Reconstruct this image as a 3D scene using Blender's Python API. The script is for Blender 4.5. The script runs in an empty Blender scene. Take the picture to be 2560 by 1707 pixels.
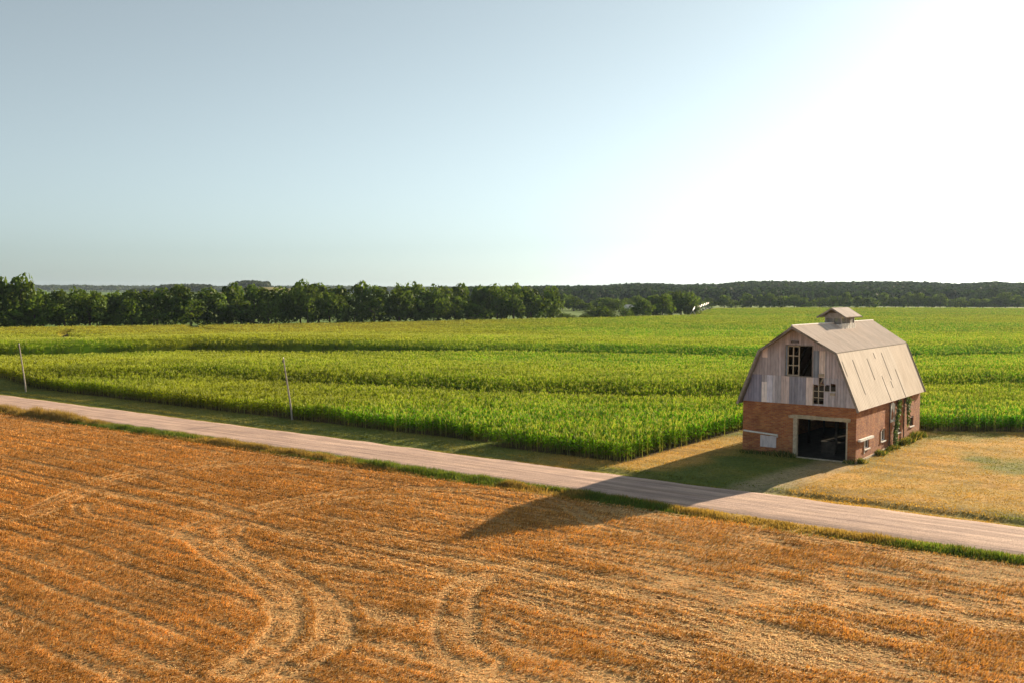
import bpy, math, random
import numpy as np
from mathutils import Matrix, Vector

rng = np.random.default_rng(7)
random.seed(7)
SC = bpy.context.scene
COL = SC.collection
R = math.radians

# ------------------------------------------------------------------ camera
CAM_H = 14.0
F_PX = 2483.4            # focal length in pixels of the 2560 px wide photograph
PITCH, ROLL = 0.0501, 0.00587
YAW = -0.62851           # direction of the road and of the barn front
BARN = (28.557, 81.839)  # near front corner of the barn
U = np.array([math.cos(YAW), math.sin(YAW)])
V = np.array([-math.sin(YAW), math.cos(YAW)])

cam_data = bpy.data.cameras.new('camera')
cam = bpy.data.objects.new('camera', cam_data)
COL.objects.link(cam)
SC.camera = cam
cam_data.sensor_width = 36
cam_data.lens = F_PX * 36 / 2560
cam_data.clip_start = 0.5
cam_data.clip_end = 20000
cam.matrix_world = Matrix.Translation((0, 0, CAM_H)) @ Matrix.Rotation(math.pi/2 - PITCH, 4, 'X') @ Matrix.Rotation(ROLL, 4, 'Z')

def survey(px, py, z=0.0):
    """world point at height z seen at (px,py) of the 2352x1568 survey picture"""
    k = 2560/2352
    a, b = px*k - 1280, py*k - 853.5
    cr, sr = math.cos(ROLL), math.sin(ROLL)
    X, Y = cr*a + sr*b, -sr*a + cr*b
    dx, dy, dz = X/F_PX, 1.0, -Y/F_PX
    c, s = math.cos(PITCH), math.sin(PITCH)
    w = (dx, dy*c + dz*s, -dy*s + dz*c)
    t = (z - CAM_H)/w[2]
    return np.array([w[0]*t, w[1]*t])

def sight(px, py, dist):
    """x and z of the point seen at (px,py) at forward distance dist"""
    k = 2560/2352
    a, b = px*k - 1280, py*k - 853.5
    cr, sr = math.cos(ROLL), math.sin(ROLL)
    X, Y = cr*a + sr*b, -sr*a + cr*b
    dx, dy, dz = X/F_PX, 1.0, -Y/F_PX
    c, s = math.cos(PITCH), math.sin(PITCH)
    w = (dx, dy*c + dz*s, -dy*s + dz*c)
    t = dist/w[1]
    return w[0]*t, CAM_H + w[2]*t

def uv_of(x, y):
    dx, dy = x - BARN[0], y - BARN[1]
    return dx*U[0] + dy*U[1], dx*V[0] + dy*V[1]
def xy_of(u, v):
    return BARN[0] + u*U[0] + v*V[0], BARN[1] + u*U[1] + v*V[1]

# ------------------------------------------------------------------ noise
def _hash(ix, iy, seed):
    n = (ix.astype(np.int64)*374761393 + iy.astype(np.int64)*668265263 + seed*974634777) & 0x7fffffff
    n = ((n ^ (n >> 13))*1274126177) & 0x7fffffff
    return ((n ^ (n >> 16)) & 0xffff)/65535.0
def vnoise(x, y, seed=0):
    x = np.asarray(x, float); y = np.asarray(y, float)
    ix, iy = np.floor(x), np.floor(y)
    fx, fy = x - ix, y - iy
    fx = fx*fx*(3-2*fx); fy = fy*fy*(3-2*fy)
    a = _hash(ix, iy, seed); b = _hash(ix+1, iy, seed)
    c = _hash(ix, iy+1, seed); d = _hash(ix+1, iy+1, seed)
    return (a*(1-fx)+b*fx)*(1-fy) + (c*(1-fx)+d*fx)*fy
def fbm(x, y, seed=0, oct=4):
    s = 0; a = 0.5; t = 0
    for i in range(oct):
        s = s + a*vnoise(x*2**i + 17.3*i, y*2**i - 9.1*i, seed+i); t += a; a *= 0.5
    return s/t
def sstep(a, b, x):
    t = np.clip((x-a)/(b-a), 0, 1)
    return t*t*(3-2*t)

# ------------------------------------------------------------------ objects
def tag(o, label=None, cat=None, group=None, kind=None):
    if label: o['label'] = label
    if cat: o['category'] = cat
    if group: o['group'] = group
    if kind: o['kind'] = kind
    return o
def empty(name, loc=(0, 0, 0), rz=0.0):
    o = bpy.data.objects.new(name, None)
    COL.objects.link(o)
    o.location = loc; o.rotation_euler = (0, 0, rz)
    o.empty_display_size = 0.3
    return o
def link_mesh(name, me, parent=None, loc=None):
    o = bpy.data.objects.new(name, me)
    COL.objects.link(o)
    if parent is not None: o.parent = parent
    if loc is not None: o.location = loc
    return o

def np_mesh(name, verts, faces_list, mat, cols=None, smooth=False):
    """faces_list: list of int arrays (n,k) with constant k each"""
    me = bpy.data.meshes.new(name)
    verts = np.asarray(verts, np.float32)
    me.vertices.add(len(verts)); me.vertices.foreach_set('co', verts.ravel())
    loops = np.concatenate([f.ravel() for f in faces_list]).astype(np.int32)
    tot = np.concatenate([np.full(len(f), f.shape[1]) for f in faces_list]).astype(np.int32)
    start = np.concatenate([[0], np.cumsum(tot)[:-1]]).astype(np.int32)
    me.loops.add(len(loops)); me.loops.foreach_set('vertex_index', loops)
    me.polygons.add(len(tot)); me.polygons.foreach_set('loop_start', start)
    try: me.polygons.foreach_set('loop_total', tot)
    except Exception: pass
    if smooth: me.polygons.foreach_set('use_smooth', np.ones(len(tot), bool))
    if cols is not None:
        at = me.color_attributes.new('Col', 'FLOAT_COLOR', 'POINT')
        c = np.ones((len(verts), 4), np.float32); c[:, :3] = cols
        at.data.foreach_set('color', c.ravel())
    me.update(calc_edges=True); me.validate()
    if mat: me.materials.append(mat)
    return me

class MB:
    """collects boxes, bars and polygons into one mesh"""
    def __init__(s): s.v = []; s.f = []; s.c = []
    def add(s, vs, fs, col=(1, 1, 1)):
        b = len(s.v); s.v += [tuple(map(float, p)) for p in vs]; s.f += [tuple(b+i for i in f) for f in fs]; s.c += [col]*len(vs)
    def box(s, x0, x1, y0, y1, z0, z1, col=(1, 1, 1)):
        vs = [(x0,y0,z0),(x1,y0,z0),(x1,y1,z0),(x0,y1,z0),(x0,y0,z1),(x1,y0,z1),(x1,y1,z1),(x0,y1,z1)]
        s.add(vs, [(0,3,2,1),(4,5,6,7),(0,1,5,4),(1,2,6,5),(2,3,7,6),(3,0,4,7)], col)
    def prism(s, poly, y0, y1, col=(1, 1, 1)):
        """poly of (x,z) extruded in y"""
        n = len(poly)
        vs = [(x, y0, z) for x, z in poly] + [(x, y1, z) for x, z in poly]
        fs = [tuple(range(n)), tuple(range(2*n-1, n-1, -1))] + [(i, i+n, (i+1) % n + n, (i+1) % n) for i in range(n)]
        s.add(vs, fs, col)
    def xprism(s, poly, x0, x1, col=(1, 1, 1)):
        """poly of (y,z) extruded in x"""
        n = len(poly)
        vs = [(x0, y, z) for y, z in poly] + [(x1, y, z) for y, z in poly]
        fs = [tuple(range(n-1, -1, -1)), tuple(range(n, 2*n))] + [(i, (i+1) % n, (i+1) % n + n, i+n) for i in range(n)]
        s.add(vs, fs, col)
    def tube(s, a, b, r0, r1, n=8, col=(1, 1, 1), cap=True):
        a = Vector(a); b = Vector(b); d = (b-a).normalized()
        t = Vector((0, 0, 1)) if abs(d.z) < 0.9 else Vector((1, 0, 0))
        e1 = d.cross(t).normalized(); e2 = d.cross(e1)
        vs = []
        for p, r in ((a, r0), (b, r1)):
            for i in range(n):
                an = 2*math.pi*i/n
                vs.append(p + e1*math.cos(an)*r + e2*math.sin(an)*r)
        fs = [(i, (i+1) % n, (i+1) % n + n, i+n) for i in range(n)]
        if cap: fs += [tuple(range(n-1, -1, -1)), tuple(range(n, 2*n))]
        s.add(vs, fs, col)
    def bar(s, a, b, w, h, col=(1, 1, 1)):
        a = Vector(a); b = Vector(b); d = (b-a).normalized()
        t = Vector((0, 0, 1)) if abs(d.z) < 0.95 else Vector((0, 1, 0))
        e1 = d.cross(t).normalized()*w/2; e2 = d.cross(e1).normalized()*h/2
        vs = [a-e1-e2, a+e1-e2, a+e1+e2, a-e1+e2, b-e1-e2, b+e1-e2, b+e1+e2, b-e1+e2]
        s.add(vs, [(0,3,2,1),(4,5,6,7),(0,1,5,4),(1,2,6,5),(2,3,7,6),(3,0,4,7)], col)
    def build(s, name, mat, parent=None, smooth=False):
        me = bpy.data.meshes.new(name)
        me.from_pydata(s.v, [], s.f)
        at = me.color_attributes.new('Col', 'FLOAT_COLOR', 'POINT')
        c = np.ones((len(s.v), 4), np.float32); c[:, :3] = np.array(s.c, np.float32)
        at.data.foreach_set('color', c.ravel())
        me.materials.append(mat); me.update()
        import bmesh
        bm = bmesh.new(); bm.from_mesh(me); bmesh.ops.recalc_face_normals(bm, faces=bm.faces); bm.to_mesh(me); bm.free()
        if smooth: me.polygons.foreach_set('use_smooth', np.ones(len(me.polygons), bool))
        return link_mesh(name, me, parent)

# ------------------------------------------------------------------ materials
class NT:
    def __init__(s, name):
        s.m = bpy.data.materials.new(name); s.m.use_nodes = True
        s.t = s.m.node_tree; s.t.nodes.clear()
        s.out = s.n('ShaderNodeOutputMaterial')
    def n(s, typ, **kw):
        nd = s.t.nodes.new(typ)
        for k, v in kw.items():
            if k.startswith('i_'):
                key = k[2:].replace('_', ' ')
                nd.inputs[key].default_value = v
            else: setattr(nd, k, v)
        return nd
    def l(s, a, b): s.t.links.new(a, b)
    def attr(s): return s.n('ShaderNodeAttribute', attribute_name='Col').outputs['Color']
    def coord(s, scale=(1, 1, 1), rot=(0, 0, 0), world=False):
        if world:
            c = s.n('ShaderNodeNewGeometry').outputs['Position']
        else:
            c = s.n('ShaderNodeTexCoord').outputs['Object']
        mp = s.n('ShaderNodeMapping'); mp.inputs['Scale'].default_value = scale; mp.inputs['Rotation'].default_value = rot
        s.l(c, mp.inputs['Vector']); return mp.outputs['Vector']
    def noise(s, vec, scale, detail=4, rough=0.6):
        nd = s.n('ShaderNodeTexNoise'); nd.inputs['Scale'].default_value = scale
        nd.inputs['Detail'].default_value = detail; nd.inputs['Roughness'].default_value = rough
        s.l(vec, nd.inputs['Vector']); return nd.outputs['Fac']
    def ramp(s, fac, stops):
        nd = s.n('ShaderNodeValToRGB'); el = nd.color_ramp.elements
        el[0].position, el[0].color = stops[0][0], (*stops[0][1], 1)
        el[1].position, el[1].color = stops[-1][0], (*stops[-1][1], 1)
        for p, c in stops[1:-1]:
            e = el.new(p); e.color = (*c, 1)
        s.l(fac, nd.inputs['Fac']); return nd.outputs['Color']
    def mix(s, a, b, fac, mode='MIX'):
        nd = s.n('ShaderNodeMix', data_type='RGBA', blend_type=mode)
        if isinstance(fac, float): nd.inputs[0].default_value = fac
        else: s.l(fac, nd.inputs[0])
        for i, x in ((6, a), (7, b)):
            if isinstance(x, tuple): nd.inputs[i].default_value = (*x, 1)
            else: s.l(x, nd.inputs[i])
        return nd.outputs[2]
    def bump(s, h, dist=0.02, strength=1.0):
        nd = s.n('ShaderNodeBump'); nd.inputs['Distance'].default_value = dist; nd.inputs['Strength'].default_value = strength
        s.l(h, nd.inputs['Height']); return nd.outputs['Normal']
    def principled(s, col, rough=0.9, normal=None, metal=0.0, spec=0.3):
        p = s.n('ShaderNodeBsdfPrincipled')
        if isinstance(col, tuple): p.inputs['Base Color'].default_value = (*col, 1)
        else: s.l(col, p.inputs['Base Color'])
        p.inputs['Roughness'].default_value = rough; p.inputs['Metallic'].default_value = metal
        p.inputs['Specular IOR Level'].default_value = spec
        if normal is not None: s.l(normal, p.inputs['Normal'])
        s.l(p.outputs[0], s.out.inputs['Surface']); return p
    def leafy(s, col, trans=0.35, gain=1.0, rough=0.5, gloss=0.06):
        d = s.n('ShaderNodeBsdfDiffuse'); t = s.n('ShaderNodeBsdfTranslucent'); g = s.n('ShaderNodeBsdfGlossy')
        g.inputs['Roughness'].default_value = rough
        m = s.n('ShaderNodeMixShader'); m.inputs[0].default_value = trans
        m2 = s.n('ShaderNodeMixShader'); m2.inputs[0].default_value = gloss
        s.l(col, d.inputs['Color'])
        tc = s.mix(col, (1.0, 0.95, 0.45), 1.0, 'MULTIPLY')
        s.l(tc, t.inputs['Color'])
        s.l(d.outputs[0], m.inputs[1]); s.l(t.outputs[0], m.inputs[2])
        s.l(m.outputs[0], m2.inputs[1]); s.l(g.outputs[0], m2.inputs[2])
        s.l(m2.outputs[0], s.out.inputs['Surface'])

def mat_foliage(name, trans=0.35, gloss=0.05, nscale=0.5):
    t = NT(name)
    nz = t.noise(t.coord(world=True), nscale, 3)
    v = t.ramp(nz, [(0.3, (0.75, 0.75, 0.75)), (0.7, (1.25, 1.2, 1.1))])
    t.leafy(t.mix(t.attr(), v, 1.0, 'MULTIPLY'), trans, gloss=gloss)
    return t.m
def mat_plain(name, col, rough=0.8, metal=0.0, nscale=3.0, var=0.25, bump=0.0, use_attr=False, stretch=(1, 1, 1), spec=0.3):
    t = NT(name)
    c = t.coord(stretch)
    nz = t.noise(c, nscale, 5)
    lo = tuple(x*(1-var) for x in col); hi = tuple(min(1, x*(1+var)) for x in col)
    cc = t.ramp(nz, [(0.3, lo), (0.7, hi)])
    if use_attr: cc = t.mix(cc, t.attr(), 1.0, 'MULTIPLY')
    nm = t.bump(nz, bump) if bump else None
    t.principled(cc, rough, nm, metal, spec)
    return t.m

M = {}
M['corn'] = mat_foliage('corn_leaf', 0.45, 0.015, 0.12)
M['straw'] = mat_foliage('straw', 0.15, 0.02, 0.6)
M['grass'] = mat_foliage('grass_blade', 0.4, 0.015, 0.5)
M['leaf'] = mat_foliage('tree_leaf', 0.42, 0.01, 0.05)
M['vine'] = mat_foliage('vine_leaf', 0.35, 0.04, 2.0)
M['bark'] = mat_plain('bark', (0.10, 0.075, 0.055), 0.95)
M['polewood'] = mat_plain('weathered_pole', (0.34, 0.30, 0.25), 0.9, stretch=(8, 8, 0.6), nscale=2.0, var=0.45, bump=0.01)
M['whitemetal'] = mat_plain('galvanised', (0.44, 0.43, 0.41), 0.5, 0.2)
M['darkmetal'] = mat_plain('dark_metal', (0.06, 0.055, 0.05), 0.6, 0.3)
M['concrete'] = mat_plain('concrete', (0.46, 0.38, 0.28), 0.9, nscale=4, var=0.3, bump=0.02)
M['lintel'] = mat_plain('lintel_concrete', (0.42, 0.34, 0.23), 0.9, nscale=3, var=0.3, bump=0.03)
M['whitepaint'] = mat_plain('peeling_white_paint', (0.72, 0.70, 0.66), 0.8, nscale=5, var=0.25)
M['dirt'] = mat_plain('barn_dirt', (0.05, 0.042, 0.035), 1.0, nscale=1.5, var=0.5, bump=0.05)
M['oldwood'] = mat_plain('old_wood', (0.22, 0.18, 0.15), 0.9, nscale=3, var=0.4)
M['cupwood'] = mat_plain('grey_cupola_wood', (0.34, 0.30, 0.27), 0.9, nscale=3, var=0.35)
M['seam'] = mat_plain('rusty_seam', (0.24, 0.17, 0.13), 0.95, nscale=3, var=0.4)
M['inner'] = mat_plain('dark_inner_wood', (0.06, 0.05, 0.042), 0.95, nscale=3, var=0.4)  # old wood with the interior's deep shade put into its colour
M['fascia'] = mat_plain('fascia_wood', (0.27, 0.23, 0.20), 0.9, nscale=3, var=0.35)
M['glass'] = mat_plain('dusty_dark_glass', (0.03, 0.035, 0.045), 0.25, nscale=6, var=0.4, spec=0.5)

def mat_siding():
    t = NT('painted_sheet_siding')
    c = t.coord((3.0, 3.0, 0.8))
    nz = t.noise(c, 1.6, 6)
    v = t.ramp(nz, [(0.25, (0.68, 0.68, 0.70)), (0.55, (0.98, 0.98, 0.98)), (0.8, (1.12, 1.08, 1.04))])
    b = t.mix(t.attr(), v, 1.0, 'MULTIPLY')
    r = t.noise(t.coord((1, 1, 0.5)), 0.55, 4)
    b = t.mix(b, (0.30, 0.13, 0.10), t.ramp(r, [(0.56, (0, 0, 0)), (0.78, (0.32, 0.32, 0.32))]))
    t.principled(b, 0.85, t.bump(nz, 0.01)); return t.m
M['siding'] = mat_siding()

def mat_roof():
    t = NT('corrugated_sheet_roof')
    nz = t.noise(t.coord((1.0, 1.6, 0.3)), 1.2, 6)
    v = t.ramp(nz, [(0.25, (0.80, 0.77, 0.74)), (0.6, (1.0, 1.0, 1.0))])
    b = t.mix(t.attr(), v, 1.0, 'MULTIPLY')
    st = t.noise(t.coord((0.25, 7.0, 0.25)), 1.0, 3)
    st2 = t.noise(t.coord((1, 1, 1)), 0.45, 3)
    k = t.n('ShaderNodeMath', operation='MULTIPLY')
    t.l(t.ramp(st, [(0.62, (0, 0, 0)), (0.72, (1, 1, 1))]), k.inputs[0]); t.l(t.ramp(st2, [(0.45, (0, 0, 0)), (0.7, (0.8, 0.8, 0.8))]), k.inputs[1])
    b = t.mix(b, (0.42, 0.26, 0.18), k.outputs[0])
    t.principled(b, 0.85, None, 0.0, 0.08); return t.m
M['roof'] = mat_roof()

def mat_brick():
    t = NT('old_red_brick')
    g = t.n('ShaderNodeTexCoord').outputs['Object']
    sp = t.n('ShaderNodeSeparateXYZ'); t.l(g, sp.inputs[0])
    ad = t.n('ShaderNodeMath', operation='ADD'); t.l(sp.outputs[0], ad.inputs[0]); t.l(sp.outputs[1], ad.inputs[1])
    cb = t.n('ShaderNodeCombineXYZ'); t.l(ad.outputs[0], cb.inputs[0]); t.l(sp.outputs[2], cb.inputs[1])
    br = t.n('ShaderNodeTexBrick')
    br.inputs['Scale'].default_value = 1.0
    br.inputs['Brick Width'].default_value = 0.34; br.inputs['Row Height'].default_value = 0.125
    br.inputs['Mortar Size'].default_value = 0.016; br.inputs['Bias'].default_value = -0.1
    br.inputs['Color1'].default_value = (0.33, 0.10, 0.045, 1); br.inputs['Color2'].default_value = (0.53, 0.215, 0.075, 1)
    br.inputs['Mortar'].default_value = (0.34, 0.21, 0.125, 1)
    t.l(cb.outputs[0], br.inputs['Vector'])
    nz = t.noise(g, 0.9, 6)
    v = t.ramp(nz, [(0.3, (0.62, 0.58, 0.60)), (0.55, (1.0, 1.0, 1.0)), (0.75, (1.15, 1.05, 0.95))])
    c = t.mix(br.outputs['Color'], v, 1.0, 'MULTIPLY')
    hz = t.noise(t.coord((0.5, 0.5, 3.0)), 0.8, 4)
    c = t.mix(c, (0.17, 0.07, 0.055), t.ramp(hz, [(0.55, (0, 0, 0)), (0.75, (0.65, 0.65, 0.65))]))
    wz = t.noise(g, 0.5, 5)
    c = t.mix(c, (0.48, 0.29, 0.17), t.ramp(wz, [(0.60, (0, 0, 0)), (0.75, (0.35, 0.35, 0.35))]))
    t.principled(c, 0.95, t.bump(br.outputs['Fac'], -0.01)); return t.m
M['brick'] = mat_brick()

def mat_road():
    t = NT('gravel_road')
    w = t.coord((1, 1, 1), (0, 0, 0))          # object space: x along the road, y across it
    w2 = t.coord((0.05, 1.0, 1.0)); w3 = t.coord((0.12, 3.5, 1.0))
    st = t.noise(w2, 1.6, 5); st2 = t.noise(w3, 1.2, 4)
    gr = t.noise(w, 9.0, 6, 0.8)
    bl = t.noise(w, 0.35, 4)
    c = t.ramp(st, [(0.3, (0.45, 0.315, 0.25)), (0.55, (0.60, 0.435, 0.355)), (0.75, (0.68, 0.50, 0.41))])
    c = t.mix(c, t.ramp(st2, [(0.32, (0.66, 0.64, 0.65)), (0.6, (1.06, 1.04, 1.0))]), 1.0, 'MULTIPLY')
    c = t.mix(c, t.ramp(gr, [(0.3, (0.72, 0.72, 0.73)), (0.7, (1.22, 1.2, 1.17))]), 1.0, 'MULTIPLY')
    c = t.mix(c, t.ramp(bl, [(0.3, (0.80, 0.79, 0.82)), (0.7, (1.07, 1.06, 1.04))]), 1.0, 'MULTIPLY')
    g = t.n('ShaderNodeTexCoord').outputs['Object']; sp = t.n('ShaderNodeSeparateXYZ'); t.l(g, sp.inputs[0])
    wv = t.n('ShaderNodeMath', operation='MULTIPLY_ADD'); t.l(sp.outputs[1], wv.inputs[0]); wv.inputs[1].default_value = 1.05; t.l(bl, wv.inputs[2])
    sn = t.n('ShaderNodeMath', operation='SINE'); m2 = t.n('ShaderNodeMath', operation='MULTIPLY'); t.l(wv.outputs[0], m2.inputs[0]); m2.inputs[1].default_value = 3.4; t.l(m2.outputs[0], sn.inputs[0])
    mr = t.n('ShaderNodeMapRange'); mr.inputs['From Min'].default_value = -1; t.l(sn.outputs[0], mr.inputs['Value'])
    c = t.mix(c, t.ramp(mr.outputs[0], [(0.1, (0.94, 0.935, 0.945)), (0.8, (1.05, 1.045, 1.04))]), 1.0, 'MULTIPLY')
    t.principled(c, 0.95, t.bump(gr, 0.05)); return t.m
M['road'] = mat_road()

def mat_ground():
    t = NT('ground_cover')
    w = t.coord(world=True)
    n1 = t.noise(w, 0.35, 6); n2 = t.noise(w, 3.0, 6, 0.75)
    c = t.mix(t.attr(), t.ramp(n1, [(0.3, (0.75, 0.8, 0.75)), (0.7, (1.2, 1.12, 1.1))]), 1.0, 'MULTIPLY')
    c = t.mix(c, t.ramp(n2, [(0.28, (0.5, 0.52, 0.5)), (0.7, (1.4, 1.35, 1.3))]), 1.0, 'MULTIPLY')
    t.principled(c, 1.0, t.bump(n2, 0.08), spec=0.1); return t.m
M['ground'] = mat_ground()
def mat_stubble():
    t = NT('stubble_soil')
    w = t.coord(world=True)
    ws = t.coord((0.6, 3.0, 1), (0, 0, -YAW), True)
    n1 = t.noise(w, 4.0, 6, 0.8); n2 = t.noise(ws, 3.0, 5, 0.7)
    c = t.mix(t.attr(), t.ramp(n1, [(0.3, (0.55, 0.5, 0.45)), (0.7, (1.35, 1.33, 1.3))]), 1.0, 'MULTIPLY')
    c = t.mix(c, t.ramp(n2, [(0.3, (0.7, 0.66, 0.6)), (0.7, (1.2, 1.2, 1.2))]), 1.0, 'MULTIPLY')
    t.principled(c, 1.0, t.bump(n1, 0.1), spec=0.1); return t.m
M['stubble'] = mat_stubble()
M['hill'] = mat_plain('hill_ground', (1, 1, 1), 1.0, nscale=0.01, var=0.2, use_attr=True, spec=0.0)

# ------------------------------------------------------------------ terrain
def curve_y(pts, z):
    w = np.array([survey(px, py, z) for px, py in pts])
    w = w[np.argsort(w[:, 0])]
    return lambda x: np.interp(x, w[:, 0], w[:, 1])
band1 = curve_y([(-250, 872), (0, 870), (500, 868), (850, 884), (1200, 899), (1450, 906), (1700, 908), (2130, 886), (2352, 880), (2600, 876)], 1.5)
band2 = curve_y([(-250, 826), (0, 818), (420, 803), (700, 806), (1100, 808), (1500, 814), (1750, 820), (2130, 817), (2352, 813), (2600, 810)], 1.5)
def terrain(x, y):
    x = np.asarray(x, float); y = np.asarray(y, float)
    s1 = y - band1(x); s2 = y - band2(x)
    h = 1.05*sstep(0, 8, s1)*(1 - sstep(11, 60, s1))
    h = h + (1.25 + 0.7*(1-sstep(-60, 0, x)))*sstep(2, 13, s2)*(1 - sstep(18, 90, s2))
    h = h + 0.35*(fbm(x*0.012, y*0.02, 5, 3)-0.5)*sstep(120, 200, y)
    u, v = uv_of(x, y)
    near = 1 - sstep(60, 110, np.abs(v + 16))
    ditch = -0.16*sstep(-16.9, -15.6, v)*(1 - sstep(-14.9, -14.5, v + 0.3*vnoise(u*0.3, v*0, 3)))
    return h + ditch

# wheel tracks and lanes left in the crop, as surveyed polylines
def dist_poly(x, y, pts):
    d = np.full(np.shape(x), 1e9)
    for a, b in zip(pts[:-1], pts[1:]):
        ab = b - a; L2 = ab@ab
        t = np.clip(((x-a[0])*ab[0] + (y-a[1])*ab[1])/L2, 0, 1)
        d = np.minimum(d, np.hypot(x - a[0] - t*ab[0], y - a[1] - t*ab[1]))
    return d
def smooth_poly(pts, n=6):
    pts = np.array(pts); out = []
    P = np.vstack([2*pts[0]-pts[1], pts, 2*pts[-1]-pts[-2]])
    for i in range(1, len(P)-2):
        for t in np.linspace(0, 1, n, endpoint=False):
            a, b, c, d = P[i-1], P[i], P[i+1], P[i+2]
            out.append(0.5*((2*b)+(-a+c)*t+(2*a-5*b+4*c-d)*t*t+(-a+3*b-3*c+d)*t**3))
    out.append(pts[-1]); return np.array(out)
corn_tracks = [(smooth_poly([survey(px, py, 1.4) for px, py in pts]), w) for pts, w in [
    ([(165, 757), (148, 763), (143, 769), (160, 775), (205, 780)], 3.0),
    ([(455, 744), (444, 748), (455, 753), (490, 757), (530, 759)], 2.6),
    ([(100, 790), (260, 789), (380, 784), (470, 779), (505, 776)], 3.0),
    ([(600, 790), (690, 783), (790, 776), (900, 770), (1100, 762), (1290, 757)], 2.8),
]]
far_line = np.array([survey(px, py, 1.5) for px, py in [(-260, 756), (0, 751), (700, 741), (1100, 734.5), (1285, 731), (1430, 727.5), (1590, 722.5), (1622, 712)]] +
                    [survey(px, py, 1.5) for px, py in [(1640, 707.5), (2000, 706), (2352, 705.5), (2700, 705)]])
def far_y(x): return np.interp(x, far_line[:, 0], far_line[:, 1])

def corn_dist(x, y):
    """approximate distance inside the crop (negative outside)"""
    x = np.asarray(x, float); y = np.asarray(y, float)
    u, v = uv_of(x, y)
    vf = np.where(u < -30.2, -9.9, -11.6) + 0.25*(vnoise(u*0.4, v*0.1, 9)-0.5)
    front = v - vf
    side = np.maximum(-15.3 - u, np.minimum(v - 24.0, y - 101.3))
    d = np.minimum(front, side)
    notch = np.where((u > -30.9) & (u < -29.7) & (v < -4.0), -1.0, 9.0)
    d = np.minimum(d, notch)
    d = np.minimum(d, far_y(x) - y)
    for pts, w in corn_tracks:
        d = np.minimum(d, dist_poly(x, y, pts) - w/2)
    # open waterway along the second terrace in the west
    s2 = y - band2(x)
    gap = np.abs(s2 - 3.0) - (4.2 - 3.0*sstep(-35, 0, x))
    d = np.minimum(d, gap)
    g1 = np.abs(y - band1(x) - 1.0 + 0.8*vnoise(x*0.08, x*0, 14)) - 0.8*sstep(0.25, 0.5, vnoise(x*0.05, x*0, 15))
    d = np.minimum(d, g1)
    return d

# ------------------------------------------------------------------ ground sheet
def spaced(lo, hi, fine_lo, fine_hi, step, grow=1.12):
    a = list(np.arange(fine_lo, fine_hi, step)); s = step; p = a[-1]
    while p < hi: s *= grow; p += s; a.append(p)
    s = step; p = a[0]; b = []
    while p > lo: s *= grow; p -= s; b.append(p)
    return np.array(b[::-1] + a)
def grid_faces(nx, ny, mask=None):
    i = np.arange(nx-1)[None, :] + (np.arange(ny-1)*nx)[:, None]
    f = np.stack([i, i+1, i+1+nx, i+nx], -1).reshape(-1, 4)
    return f if mask is None else f[mask.ravel()]

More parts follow.
